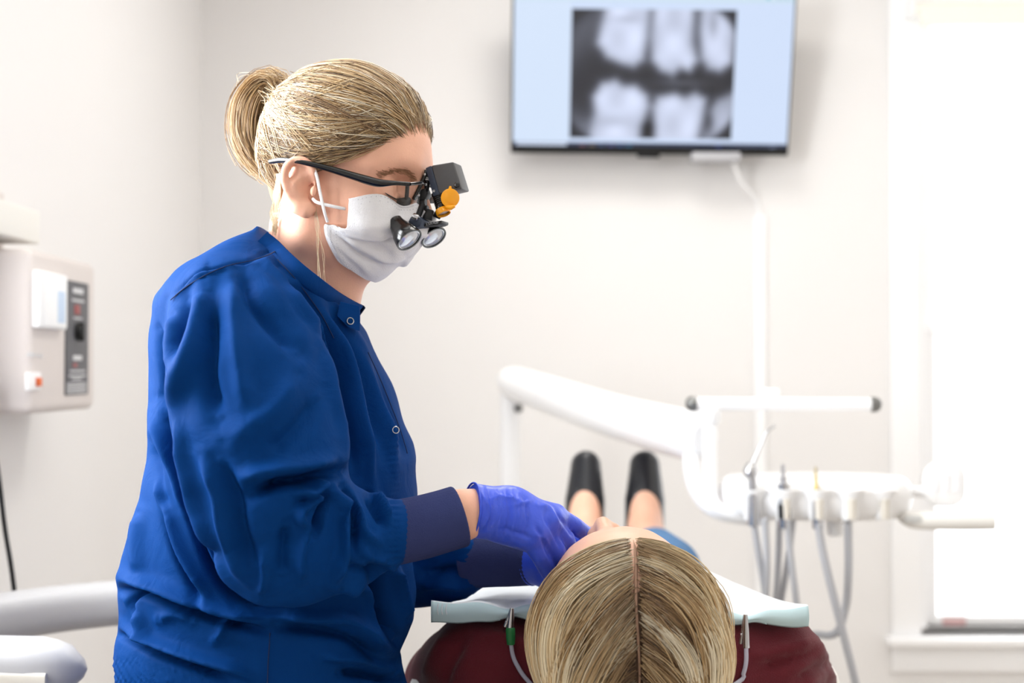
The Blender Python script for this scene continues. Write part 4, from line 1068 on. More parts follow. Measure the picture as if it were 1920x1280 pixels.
    PP = PP + (c2[:, 2:3, None] * .004 * np.sin(np.linspace(0, 4, K2) + c2[:, 3:4])[..., None]) * N_[None]
    ln = .72 + .28 * t2; idx = ln[:, None] * np.linspace(0, K2 - 1, K2)[None]; i0 = np.minimum(idx.astype(int), K2 - 2); fr = (idx - i0)[..., None]
    PP = np.take_along_axis(PP, i0[..., None], 1) * (1 - fr) + np.take_along_axis(PP, i0[..., None] + 1, 1) * fr
    V2, F2, C2 = strands(PP, np.full((n2, K2), .00045), colour(.40 + .16 * r.normal(0, 1, n2) + .07 * c2[:, 0]))
    # flyaways and the loose lock at the nape / in front of the neck
    fl = []
    for k in range(26):
        j = r.normal(0, 1, 8)
        fl.append(spline(np.array([HL(530, 150, .0), HL(508 + 6*j[0], 138 + 5*j[1], .01*j[2]), HL(470 + 10*j[3], 160 + 14*j[4], .012*j[5]), HL(455 + 10*j[6], 205 + 20*j[7], .01)]), 14))
    for k in range(130):
        j = r.normal(0, 1, 8)
        fl.append(spline(np.array([HL(524 + 3*j[4], 325, .064), HL(518 + 4*j[0], 365, .060), HL(515 + 4*j[1], 400, .054), HL(516 + 3*j[2], 428 + 8*j[3], .048)]), 14))
    for k in range(7):
        j = r.normal(0, 1, 6)
        fl.append(spline(np.array([HL(592 + 2*j[0], 385, .076), HL(598 + 3*j[1], 430, .072), HL(600 + 4*j[2], 480, .070), HL(602 + 5*j[3], 545 + 10*j[4], .085)]), 14))
    for k in range(14):
        j = r.normal(0, 1, 6)
        fl.append(spline(np.array([HL(570 + 25*j[0], 136 + abs(j[0]) * 4, .0), HL(600 + 25*j[0], 122 + 6*abs(j[0]) + 3*j[1], .01), HL(650 + 20*j[0], 122 + 7*abs(j[0]) + 3*j[2], .01)]), 14))
    fl = np.array(fl); V3, F3, C3 = strands(fl, np.full(fl.shape[:2], .00022), colour(np.full(len(fl), .74)))
    Vv, Ff = merge([(V1, F1), (V2, F2), (V3, F3)])
    st = nobj('hair_strands', Vv, Ff, M_h, hair, colors=np.vstack([C1, C2, C3])); st['kind'] = 'stuff'
    g = tie; tw = d2w(tie); lathe('hair_tie', HL(522, 194, 0), HL(517, 180, 0), [(0, .010), (.003, .0135), (.007, .0135), (.010, .010)], mat('hair_tie_brown', (92, 70, 52), .7), hair)
make_dentist_hair()
# ------------------------------------------------------------------ navy jacket
def make_jacket():
    M_j = mat('navy_cotton', (6, 56, 118), 0.7, var=.05, var_scale=40, bump=.2, bump_scale=1400, spec=.05, wrinkle=.22, wrinkle_scale=24)
    M_c = mat('navy_rib_knit', (54, 62, 106), 0.9, var=.06, var_scale=120, bump=.5, bump_scale=1200, spec=.15)
    rows = np.array([(430, 492, 500, 0.045), (442, 482, 508, 0.060), (455, 452, 524, 0.080), (470, 424, 540, 0.105), (485, 396, 556, 0.125), (500, 371, 574, 0.145), (520, 345, 600, 0.163), (540, 322, 624, 0.175), (562, 306, 640, 0.168), (580, 298, 655, 0.162), (620, 291, 684, 0.152),
                     (660, 288, 706, 0.145), (720, 287, 731, 0.140), (780, 287, 753, 0.140), (830, 285, 771, 0.140), (860, 283, 779, 0.140), (930, 270, 779, 0.140), (980, 254, 777, 0.140), (1040, 236, 775, 0.140), (1080, 229, 777, 0.140), (1120, 230, 781, 0.140), (1160, 233, 778, 0.140),
                     (1200, 224, 758, 0.140), (1225, 222, 746, 0.140), (1280, 226, 764, 0.140), (1340, 235, 780, 0.140), (1400, 240, 790, 0.140)], float)
    zr = np.array([P(500, r[0], DD)[2] for r in rows]); xb = np.array([P(r[1], r[0], DD)[0] for r in rows]); xf = np.array([P(r[2], r[0], DD)[0] for r in rows])
    o = np.argsort(zr); zr, xb, xf, hw = zr[o], xb[o], xf[o], rows[o, 3]
    f = Field((-.47, 1.255, .66), (.0, 1.90, 1.275), .0027)
    def torso(x, y, z):
        zz = z.ravel(); a0 = np.interp(zz, zr, xb); a1 = np.interp(zz, zr, xf); b = np.interp(zz, zr, hw)
        c = ((a0 + a1) / 2)[None, None, :]; a = ((a1 - a0) / 2)[None, None, :]; b = b[None, None, :]
        p = 2.1
        d = ((np.abs((x - c) / a) ** p + np.abs((y - DD) / b) ** p) ** (1 / p) - 1) * np.minimum(a, b)
        return np.maximum(d, np.maximum(z - zr[-1], zr[0] - z))
    f.apply(torso, f.lo, f.lo + f.h * f.n, 0)
    # near sleeve
    S = [(441, 605, 1.425, .067), (452, 660, 1.405, .074), (464, 720, 1.392, .079), (483, 790, 1.385, .081), (498, 855, 1.382, .079), (515, 930, 1.380, .074), (530, 1000, 1.380, .064), (546, 1032, 1.380, .052)]
    f.chain([P(a, b, c) for a, b, c, _ in S], [q[3] for q in S], .009)
    S = [(546, 1032, 1.380, .051), (600, 1022, 1.385, .053), (650, 1010, 1.39, .049), (690, 1003, 1.395, .041), (722, 1000, 1.398, .0355), (744, 996, 1.40, .031)]
    f.chain([P(a, b, c) for a, b, c, _ in S], [q[3] for q in S], .012)
    # far sleeve
    S = [(470, 610, 1.70, .066), (520, 850, 1.74, .066), (600, 1050, 1.75, .060), (720, 1075, 1.70, .046), (800, 1070, 1.665, .040), (850, 1064, 1.645, .038), (884, 1052, 1.632, .033)]
    f.chain([P(a, b, c) for a, b, c, _ in S], [q[3] for q in S], .02)
    V, Q = f.mesh(2)
    N = vnormals(V, Q); px, py = project(V); view = V - np.array((0, 0, CAMZ)); view /= np.linalg.norm(view, axis=1)[:, None]
    face = np.clip(-(N * view).sum(1) * 3 + .2, 0, 1)
    near = np.clip((1.70 - V[:, 1]) / .08, 0, 1)
    # fold lines read off the photograph: polyline, width on left/right of the run, height (m)
    FO = [
        ([(502, 504), (560, 580), (603, 648), (612, 690), (636, 770), (648, 830), (646, 872)], 26, 9, .007),
        ([(520, 505), (590, 590), (622, 660), (640, 740), (662, 840), (664, 890)], 10, 12, -.010),
        ([(540, 505), (610, 580), (655, 700), (690, 840), (700, 910)], 9, 12, .006),
        ([(575, 530), (650, 640), (700, 760), (722, 860)], 10, 10, -.005), ([(600, 545), (670, 640), (722, 770), (745, 880)], 9, 12, .005),
        ([(640, 590), (700, 700), (735, 790), (762, 850)], 8, 8, -.003),
        ([(386, 524), (378, 598), (366, 650), (336, 732), (318, 768)], 14, 22, .008), ([(392, 560), (392, 640), (390, 710), (410, 780)], 16, 20, -.007),
        ([(440, 520), (438, 600), (448, 690), (464, 780)], 18, 18, .005), ([(452, 500), (470, 560), (520, 620), (560, 660)], 14, 14, -.005), ([(480, 505), (530, 570), (585, 650)], 12, 14, .003),
        ([(560, 700), (520, 760), (470, 800), (420, 830)], 22, 22, .004), ([(600, 740), (560, 800), (500, 850)], 18, 18, -.004),
        ([(296, 620), (311, 699), (309, 752)], 9, 9, -.006), ([(316, 766), (334, 800), (351, 870), (375, 961), (402, 1038), (437, 1095), (470, 1122), (536, 1136)], 10, 18, .008),
        ([(300, 745), (318, 800), (336, 875), (360, 965), (388, 1045), (425, 1106), (465, 1136), (540, 1150)], 12, 8, -.013),
        ([(284, 772), (305, 820), (330, 880), (352, 960)], 10, 12, .006), ([(286, 830), (300, 900), (318, 960)], 8, 10, -.005), ([(292, 870), (304, 940), (330, 1020), (372, 1090), (398, 1136)], 14, 8, .007),
        ([(300, 935), (328, 1030), (365, 1105), (388, 1145)], 7, 7, -.006), ([(262, 960), (256, 1020), (262, 1080)], 12, 14, .004),
        ([(378, 850), (410, 920), (424, 990), (450, 1060), (480, 1100)], 12, 14, .006), ([(410, 860), (440, 930), (450, 1000), (475, 1070)], 16, 16, -.005),
        ([(492, 1040), (496, 1075), (494, 1110)], 8, 8, .004), ([(573, 990), (564, 1038), (566, 1085)], 9, 9, .0055), ([(540, 985), (530, 1030), (528, 1080)], 12, 12, -.004),
        # elbow crease star
        ([(470, 925), (520, 905), (560, 900), (600, 890), (640, 880)], 9, 12, -.013), ([(440, 900), (500, 880), (570, 872), (630, 862)], 14, 14, .007),
        ([(548, 915), (572, 925), (594, 922), (612, 888)], 8, 8, .008), ([(560, 945), (585, 935), (600, 925), (612, 920)], 6, 6, -.006), ([(575, 988), (560, 965), (575, 945), (612, 925)], 8, 8, .007),
        ([(590, 1000), (600, 970), (612, 940), (615, 915)], 8, 8, -.007), ([(622, 915), (640, 945), (648, 984), (645, 1040), (622, 1095)], 10, 12, .008), ([(640, 915), (662, 950), (665, 985), (660, 1030)], 7, 7, -.008),
        ([(648, 920), (672, 960), (684, 1000), (708, 1014)], 7, 9, .006), ([(690, 930), (700, 950), (718, 985)], 7, 7, -.005), ([(705, 928), (720, 950), (728, 975)], 6, 6, .005), ([(680, 1030), (700, 1050), (725, 1050)], 8, 8, .004), ([(652, 1060), (690, 1075), (720, 1068)], 8, 8, -.004),
        # waist
        ([(226, 1085), (260, 1094), (300, 1104), (361, 1128), (435, 1152), (500, 1166)], 16, 8, .010), ([(227, 1106), (284, 1116), (361, 1147), (435, 1170), (500, 1182)], 7, 7, -.013), ([(240, 1118), (258, 1150), (282, 1205)], 8, 8, .006), ([(252, 1108), (248, 1130), (256, 1150)], 6, 6, -.007),
        ([(224, 1172), (284, 1204), (361, 1233), (435, 1254), (480, 1275)], 12, 7, .008), ([(226, 1190), (284, 1220), (361, 1250), (430, 1275)], 6, 6, -.010), ([(300, 1160), (330, 1150), (360, 1160)], 10, 10, .004), ([(405, 1200), (420, 1180), (412, 1160)], 8, 8, .006),
        ([(500, 1150), (580, 1160), (640, 1160), (690, 1186), (740, 1228)], 14, 10, .008), ([(520, 1172), (600, 1182), (660, 1200), (720, 1250)], 10, 10, -.007), ([(600, 1230), (680, 1235), (740, 1260)], 12, 10, .005), ([(640, 1262), (700, 1264), (755, 1280)], 8, 8, -.007),
        ([(705, 1060), (712, 1110), (730, 1160), (745, 1200)], 10, 14, -.010), ([(735, 1060), (750, 1110), (762, 1160)], 10, 10, .006), ([(640, 1100), (690, 1110), (710, 1140)], 12, 12, .005),
        # shoulder yoke seam and back
        ([(314, 561), (360, 522), (435, 492), (469, 487), (516, 468)], 3.5, 3.5, -.0022), ([(318, 566), (364, 528), (437, 498), (471, 493)], 4, 4, .0018), ([(480, 485), (500, 500), (540, 540)], 6, 6, .003),
        ([(330, 590), (322, 650), (330, 700)], 12, 12, .005), ([(352, 560), (345, 620), (338, 660)], 8, 8, -.004),
        # far sleeve
        ([(790, 1045), (830, 1030), (880, 1020)], 10, 10, .006), ([(800, 1075), (840, 1065), (878, 1070)], 9, 9, -.006), ([(790, 1100), (830, 1095), (870, 1100)], 8, 8, .004),
    ]
    D = np.zeros(len(V))
    for pl, w1, w2, a in FO: D += (2.5 if a < 0 else 1.95) * a * fold_profile(pl, px, py, w2 * .9, w1 * .9)
    sleeve = near
    V = V + N * (D * face * near)[:, None]
    # softer cloth unevenness everywhere
    w3 = .0022 * np.sin(V[:, 2] * 46 + 5 * np.sin(V[:, 0] * 17)) * np.sin(V[:, 0] * 38 + 3 * np.sin(V[:, 2] * 21 + 1)) * np.sin(V[:, 1] * 30 + 1.2)
    V = V + N * w3[:, None]
    # gathers: elastic hem at the bottom, ends of both sleeves
    gath = np.clip((py - 1225 - .10 * (px - 220)) / 25, 0, 1) * (px < 520)
    V = V + N * (.0016 * gath * np.sin(px * .62 + 2 * np.sin(py * .11)) * np.sin(py * .42 + px * .1))[:, None]
    for cx, w_ in ((742, 12), (884, 10)):
        gg = np.exp(-((px - cx + 4) / w_) ** 2) * ((V[:, 1] < 1.5) if cx < 800 else (V[:, 1] > 1.55))
        V = V + N * ((.0012 if cx < 800 else .0006) * gg * np.sin(py * .55))[:, None]
    V = smooth_mesh(V, Q, 1, .25)
    jk = nobj('jacket', V, Q, M_j, den); jk['label'] = 'navy blue long-sleeved warm-up jacket'
    # cuffs
    def cuff(pts, rad, nm):
        A = spline(np.array([list(p) + [r] for p, r in zip(pts, rad)]), 26); rr = A[:, 3].copy()
        V1, F1, a, b = tube_arrays(A[:, :3], rr, None, 72, False)
        k = 26; ang = np.tile(np.arange(72), k); V1 = V1.reshape(k, 72, 3); cen = A[:, None, :3]
        rib = 1 + .010 * np.cos(np.arange(72) * 2 * np.pi / 72 * 36)[None, :, None]; V1 = cen + (V1 - cen) * rib
        V1 = V1.reshape(-1, 3)
        T_ = A[-1, :3] - A[-2, :3]; T_ /= np.linalg.norm(T_)
        e_ = V1[-72:]; c_ = A[-1, :3]
        extra = [e_ + T_ * .002 - (e_ - c_) * .04, e_ - (e_ - c_) * .10, e_ - (e_ - c_) * .12 - T_ * .02]
        Vv = np.vstack([V1] + extra); kk = k + 3; i = np.arange(kk - 1)[:, None]; j = np.arange(72)[None]; j2 = (j + 1) % 72
        Ff = np.stack([i * 72 + j, i * 72 + j2, (i + 1) * 72 + j2, (i + 1) * 72 + j], -1).reshape(-1, 4)
        o_ = nobj('cuff', Vv, Ff, M_c, jk); o_['label'] = 'ribbed navy knit cuff'; return o_
    cuff([P(738, 999, 1.40), P(790, 988, 1.403), P(830, 977, 1.408), P(860, 968, 1.412)], [.0315, .0310, .0305, .0305], 'near')
    cuff([P(880, 1052, 1.632), P(920, 1050, 1.62), P(960, 1050, 1.606), P(1001, 1050, 1.592)], [.0305, .0300, .0290, .0275], 'far')
    # collar band around the neck opening, with the overlapping tab and its snap
    allV = np.vstack([V, DBODY]); apx, apy = project(allV)
    def on(px_, py_, lift=.002, fall=DD - .03):
        m = (np.abs(apx - px_) < 4.5) & (np.abs(apy - py_) < 4.5)
        return P(px_, py_, (allV[m, 1].min() if m.any() else fall) - lift)
    near_l = [(490, 447), (508, 460), (528, 481), (556, 507), (588, 532), (620, 556), (648, 573), (668, 583)]
    A = spline(np.array([on(a, b) for a, b in near_l]), 60); A = smooth_line(A, 12)
    def ribbon(name, C, up, h, t, m, parent):
        Tn = np.gradient(C, axis=0); Tn /= np.linalg.norm(Tn, axis=1)[:, None]; B = np.cross(Tn, up); B /= np.linalg.norm(B, axis=1)[:, None]
        sec = [(-h / 2, -t / 2), (h / 2, -t / 2), (h / 2 + t * .3, 0), (h / 2, t / 2), (-h / 2, t / 2), (-h / 2 - t * .3, 0)]
        Vv = np.stack([C + up * a + B * b for a, b in sec], 1).reshape(-1, 3); k = len(C); i = np.arange(k - 1)[:, None]; j = np.arange(6)[None]; j2 = (j + 1) % 6
        Ff = np.stack([i * 6 + j, i * 6 + j2, (i + 1) * 6 + j2, (i + 1) * 6 + j], -1).reshape(-1, 4)
        return nobj(name, Vv, Ff, m, parent)
    upv = np.tile(np.array((-.50, -.45, -.62)), (60, 1)); upv /= np.linalg.norm(upv, axis=1)[:, None]
    ribbon('collar_band', A, upv, .017, .006, M_j, jk)
    F_ = np.stack([A[:, 0], 2 * DD - A[:, 1], A[:, 2]], 1); ribbon('collar_band', F_, upv * np.array((1, -1, 1)), .017, .006, M_j, jk)
    M_se = mat('navy_seam', (5, 34, 78), .8)
    for sm in ([(320, 562), (345, 540), (375, 521), (405, 506), (437, 495), (470, 489), (500, 479), (516, 471)], [(690, 660), (704, 690), (718, 722), (732, 757), (745, 790), (756, 822), (764, 850)], [(506, 1186), (505, 1210), (503, 1235), (502, 1262), (501, 1290)], [(520, 486), (548, 516), (576, 552), (604, 592), (626, 634)]):
        L_ = smooth_line(spline(np.array([on(a, b, .0002) for a, b in sm]), 50), 6); tube('seam', L_, .0006, M_se, jk, sides=6)
    d0 = on(645, 590)[1]
    tab = [P(640, 565, d0 + .004), P(676, 574, d0 + .012), P(676, 621, d0 + .010), P(655, 613, d0 - .002), P(634, 592, d0 - .004)]
    prism('collar_tab', tab, np.array((-.001, -.004, 0)), M_j, jk, .001)
    M_sn = mat('snap_metal', (190, 194, 200), .25, metal=1.0)
    for c in (P(656, 602, d0 - .003), on(741, 806, .0015)):
        dirn = np.array((.35, -.93, .1)); dirn /= np.linalg.norm(dirn)
        lathe('snap', c, c + dirn * .004, [(0, .0028), (.0008, .0038), (.0016, .0042), (.0024, .0038), (.0024, .0030), (.0012, .0026), (0, .0028)], M_sn, jk)['label'] = 'small silver snap ring'
def smooth_line(A, n):
    A = A.copy()
    for _ in range(n): A[1:-1] = .5 * A[1:-1] + .25 * (A[:-2] + A[2:])
    return A
make_jacket()

# trousers, clogs and the stool she sits on (below the frame)
def make_lower():
    M_t = mat('navy_cotton', (24, 66, 134)); M_cl = mat('clog_black', (24, 24, 26), .5)
    g = Field((-.48, 1.2, .1), (.02, 2.1, .74), .010)
    g.chain([(-.27, DD - .08, .62), (-.27, DD + .08, .62)], .125, .03)
    for kn, an in (((-.16, 1.32, .50), (-.22, 1.30, .13)), ((-.20, 1.95, .50), (-.22, 1.95, .13))):
        s = -1 if kn[1] < DD else 1
        g.chain([(-.27, DD + s * .08, .61), kn, an], [.105, .075, .06], .04)
    V, Q = g.mesh(2); nobj('trousers', V, Q, M_t, den)
    for (x, y) in ((-.22, 1.30), (-.22, 1.95)):
        g = Field((x - .12, y - .08, 0), (x + .26, y + .08, .16), .006)
        g.chain([(x - .03, y, .048), (x + .06, y, .05), (x + .15, y, .042)], [.045, .046, .038], .03); g.apply(lambda a, b, c: .003 - c + 0 * a + 0 * b, g.lo, g.lo + g.h * g.n, 0, 'int')
        V, Q = g.mesh(2); nobj('clog', V, Q, M_cl, den)
    e = thing('operator_stool', (-.29, DD, 0), 'grey round operator stool beneath the dentist', 'stool'); M_v = mat('stool_vinyl', (120, 124, 130), .5); M_ch = mat('steel', (196, 196, 198))
    lathe('seat', (-.29, DD, .42), (-.29, DD, .51), [(0, 0), (0, .17), (.01, .19), (.05, .195), (.075, .18), (.08, .15), (.08, 0)], M_v, e)
    lathe('column', (-.29, DD, .10), (-.29, DD, .42), [(0, 0), (0, .03), (.16, .03), (.16, .02), (.32, .02), (.32, 0)], M_ch, e)
    for k in range(5):
        a = math.radians(72 * k + 10); q = np.array((-.29 + .27 * math.cos(a), DD + .27 * math.sin(a), .075))
        lg = tube('base_leg', [(-.29, DD, .11), q], [.022, .014], M_ch, e); lathe('caster', q + (-.012, 0, -.046), q + (.012, 0, -.046), [(0, 0), (0, .026), (.003, .029), (.021, .029), (.024, .026), (.024, 0)], M_cl, lg)
make_lower()

# ------------------------------------------------------------------ gloves
def make_gloves():
    M_g = mat('nitrile_glove', (58, 88, 220), .36, var=.05, var_scale=60, bump=.25, bump_scale=160, spec=.5, sss=.05)
    def glove(wr, mid, fingers, thumb, pn, folds, lo, hi, bead, lab):
        f = Field(lo, hi, .0020)
        w = P(*wr[:3]); m = P(*mid[:3])
        out = w + (w - m) * .35
        f.chain([out, w, m], [wr[3], wr[3], mid[3]], 0)
        for F in fingers:
            pts = [P(*q[:3]) for q in F]; rad = [q[3] for q in F]
            f.chain([m, pts[0]], [mid[3] * .75, rad[0] + .0015], .016)
        for F in fingers:
            pts = [P(*q[:3]) for q in F]; f.chain(pts, [q[3] for q in F], .004)
        pts = [P(*q[:3]) for q in thumb]; f.chain(pts, [q[3] for q in thumb], .008)
        p0, n0 = pn; n0 = n0 / np.linalg.norm(n0)
        f.apply(lambda x, y, z: (x - p0[0]) * n0[0] + (y - p0[1]) * n0[1] + (z - p0[2]) * n0[2], f.lo, f.lo + f.h * f.n, .002, 'int')
        V, Q = f.mesh(2); N = vnormals(V, Q); px, py = project(V); face = np.clip(-N[:, 1] * 3 + .3, 0, 1)
        for pl, ww, a in folds: V = V + N * (1.5 * a * fold_profile(pl, px, py, ww, ww) * face)[:, None]
        o = nobj('glove', V, Q, M_g, den); o['label'] = lab
        # rolled bead at the cuff
        t = np.linspace(0, 2 * np.pi, 40); u = np.cross(n0, (0, 1, 0)); u /= np.linalg.norm(u); v = np.cross(n0, u)
        ring = p0 + np.outer(np.cos(t), u) * bead[0] + np.outer(np.sin(t), v) * bead[1]
        tube('glove_bead', ring, .0011, M_g, o, sides=8, cap=False)
        return o
    fo = [([(912, 908), (922, 950), (912, 1000)], 3.2, -.0016), ([(926, 912), (938, 950), (930, 1004)], 3.0, .0014), ([(946, 916), (953, 965), (944, 1010)], 3.2, -.0017), ([(958, 918), (964, 970), (956, 1012)], 3.0, .0014), ([(984, 932), (990, 975), (980, 1015)], 3.0, -.0016), ([(972, 925), (976, 960), (970, 1000)], 3, .0012),
          ([(962, 948), (985, 942), (996, 938)], 2.6, .0010), ([(905, 925), (918, 960), (900, 995)], 3, .0014), ([(1010, 945), (1030, 955), (1048, 985)], 5, .0022), ([(1022, 965), (1040, 1000), (1052, 1030)], 4, -.0020), ([(1040, 958), (1062, 985), (1078, 1010)], 4, -.0018), ([(1004, 985), (1022, 1020), (1034, 1050)], 4, -.0018), ([(920, 935), (950, 930), (985, 945)], 4, .0010), ([(1000, 1000), (1020, 1010), (1030, 1030)], 4, .0012), ([(935, 990), (975, 1000), (1000, 1012)], 4, -.0012)]
    p0 = P(884, 956, 1.424); glove((893, 958, 1.427, .0272), (955, 966, 1.438, .0265),
        [[(1040, 968, 1.470, .0118), (1076, 986, 1.487, .0100), (1097, 999, 1.505, .0084)], [(1030, 978, 1.452, .0122), (1060, 1010, 1.468, .0102), (1074, 1046, 1.490, .0086)],
         [(1012, 992, 1.436, .0120), (1042, 1030, 1.450, .0100), (1058, 1068, 1.475, .0084)], [(990, 1003, 1.426, .0112), (1012, 1040, 1.434, .0096), (1030, 1076, 1.455, .0080)]],
        [(925, 985, 1.455, .016), (985, 1010, 1.490, .013), (1030, 1030, 1.51, .011), (1075, 1040, 1.52, .009)], (p0, P(884, 956, 1.424) - P(955, 962, 1.438)), fo, (-.08, 1.38, .86), (.12, 1.56, 1.02), (.0272, .0272), 'blue nitrile glove over the patient face')
    p0 = P(1000, 1052, 1.592); glove((1008, 1052, 1.588, .0265), (1040, 1056, 1.575, .026),
        [[(1085, 1030, 1.565, .011), (1105, 1045, 1.55, .0095), (1120, 1060, 1.535, .0082)], [(1088, 1045, 1.56, .011), (1112, 1060, 1.545, .0095), (1128, 1075, 1.53, .0082)], [(1085, 1062, 1.555, .011), (1110, 1078, 1.54, .0095), (1128, 1090, 1.525, .0082)], [(1078, 1078, 1.55, .010), (1100, 1094, 1.54, .0088), (1115, 1105, 1.525, .0078)]],
        [(1030, 1035, 1.58, .014), (1070, 1015, 1.57, .011), (1100, 1015, 1.55, .009)], (p0, P(1000, 1052, 1.592) - P(1040, 1054, 1.575)), [([(1006, 1040), (1014, 1065), (1010, 1085)], 3, -.0015), ([(1020, 1040), (1026, 1065), (1022, 1088)], 3, .0015)], (-.02, 1.48, .79), (.15, 1.66, .98), (.0262, .0262), 'blue nitrile glove behind the patient hair')
make_gloves()
# ------------------------------------------------------------------ face mask
def make_mask():
    M_m = mat('mask_white', (238, 238, 242), .8, var=.015, bump=.35, bump_scale=900, spec=.2); M_l = mat('ear_loop', (244, 244, 246), .7)
    e = thing('face_mask', HL(700, 516, .0), 'white pleated surgical mask over the dentist nose and mouth', 'face mask')
    Nn = np.array([(0, 658, 379, 58), (.14, 656, 396, 61), (.30, 650, 424, 64), (.36, 622, 421, 68), (.40, 604, 415, 70), (.55, 606, 446, 66), (.78, 630, 490, 52), (.93, 665, 507, 30), (1, 690, 517, 10)], float)
    Mm = np.array([(0, 784, 388, 0), (.14, 800, 402, 0), (.30, 804, 424, 0), (.42, 798, 444, 0), (.55, 778, 466, 0), (.78, 738, 497, 0), (.93, 707, 514, 0), (1, 696, 519, 0)], float)
    nt, na = 70, 46; t = np.linspace(0, 1, nt)
    it = lambda A, k: np.interp(t, A[:, 0], A[:, k])
    G = np.zeros((nt, 2 * na - 1, 3)); PX = np.zeros((nt, 2 * na - 1, 2))
    for i in range(nt):
        n_ = np.array((it(Nn, 1)[i], it(Nn, 2)[i])); m_ = np.array((it(Mm, 1)[i], it(Mm, 2)[i])); w = it(Nn, 3)[i] / 1000
        for j in range(na):
            a = (j / (na - 1)) * math.pi / 2
            q = m_ + (n_ - m_) * (1 - math.cos(a)) ** .9; sfr = (1 - math.cos(a)) ** .9; p = HL(q[0], q[1], w * sfr ** .60)
            G[i, na - 1 - j] = p; PX[i, na - 1 - j] = q
            G[i, na - 1 + j] = d2w(w2d(p) * np.array((1, -1, 1))); PX[i, na - 1 + j] = q
    V = G.reshape(-1, 3); W = 2 * na - 1
    i, j = np.meshgrid(np.arange(nt - 1), np.arange(W - 1), indexing='ij'); q = (i * W + j).ravel(); F = np.stack([q, q + W, q + W + 1, q + 1], -1)
    V = d2w(DHF.push(w2d(V), .0030, 4)); V = d2w(DHF.push(w2d(smooth_mesh(V, F, 6, .5)), .0020, 3)); Vs = smooth_mesh(V, F, 2, .5)
    V[2 * W:-2 * W] = Vs[2 * W:-2 * W]
    N = vnormals(V, F); cen = HL(690, 440, 0)
    if ((V - cen) * N).sum() < 0: N = -N; F = F[:, ::-1]
    px, py = PX.reshape(-1, 2).T
    for pl, w1, w2, a in (([(650, 426), (700, 432), (760, 436), (810, 440)], 4, 14, .0035), ([(652, 434), (710, 444), (790, 452)], 4, 4, -.0030), ([(646, 430), (680, 462), (720, 486), (760, 480)], 4, 14, .0035), ([(640, 440), (672, 474), (712, 496)], 4, 4, -.0028),
                          ([(656, 412), (720, 414), (800, 414)], 8, 8, .0022), ([(608, 420), (622, 450), (645, 492)], 3, 6, .0018), ([(690, 420), (740, 470), (745, 485)], 8, 8, .0016), ([(620, 440), (660, 480), (700, 512)], 6, 6, .0016)):
        V = V + N * (1.5 * a * fold_profile(pl, px, py, w1, w2))[:, None]
    o = nobj('mask_body', V, F, M_m, e); md = o.modifiers.new('thickness', 'SOLIDIFY'); md.thickness = .0012; md.offset = 1
    # welded edge dots
    dots = []; V3 = V.reshape(nt, W, 3); N3 = N.reshape(nt, W, 3)
    def dot(i, j):
        c = V3[i, j] + N3[i, j] * .0013; a, b, n = (V3[i, j + 1] - V3[i, j - 1]), None, N3[i, j]; a = a / np.linalg.norm(a); b = np.cross(n, a)
        r = .0006; vv = np.array([c + a * r * 1.3, c + b * r, c - a * r * 1.3, c - b * r, c + n * .0004, c - n * .0003]); ff = np.array([(0, 1, 4, 4), (1, 2, 4, 4), (2, 3, 4, 4), (3, 0, 4, 4)])
        dots.append((vv, ff))
    for j in range(4, na - 1): dot(3, j); dot(6, j) if j % 2 else None
    for i in range(30, 62, 1): dot(i, 3); dot(i, 5) if i % 2 else None
    Vd, Fd = merge(dots); bm = bmesh.new(); vs = [bm.verts.new(v) for v in Vd]
    for f in Fd: bm.faces.new([vs[k] for k in f[:3]])
    bm_obj('weld_dots', bm, mat('mask_dots', (206, 206, 214), .8), o, False)['kind'] = 'stuff'
    for sg in (1, -1):
        def mir(p): return p if sg > 0 else d2w(w2d(p) * np.array((1, -1, 1)))
        tube('ear_loop', [mir(HL(*q)) for q in ((657, 393, .064), (640, 390, .073), (612, 384, .080), (594, 379, .082), (586, 372, .080))], .0017, M_l, e, n=20, sides=8, up=tuple(dR), aspect=.6)
        tube('ear_loop', [mir(HL(*q)) for q in ((614, 416, .0735), (608, 396, .080), (600, 360, .083), (594, 330, .0855), (588, 316, .087))], .0017, M_l, e, n=20, sides=8, up=tuple(dR), aspect=.6)
make_mask()

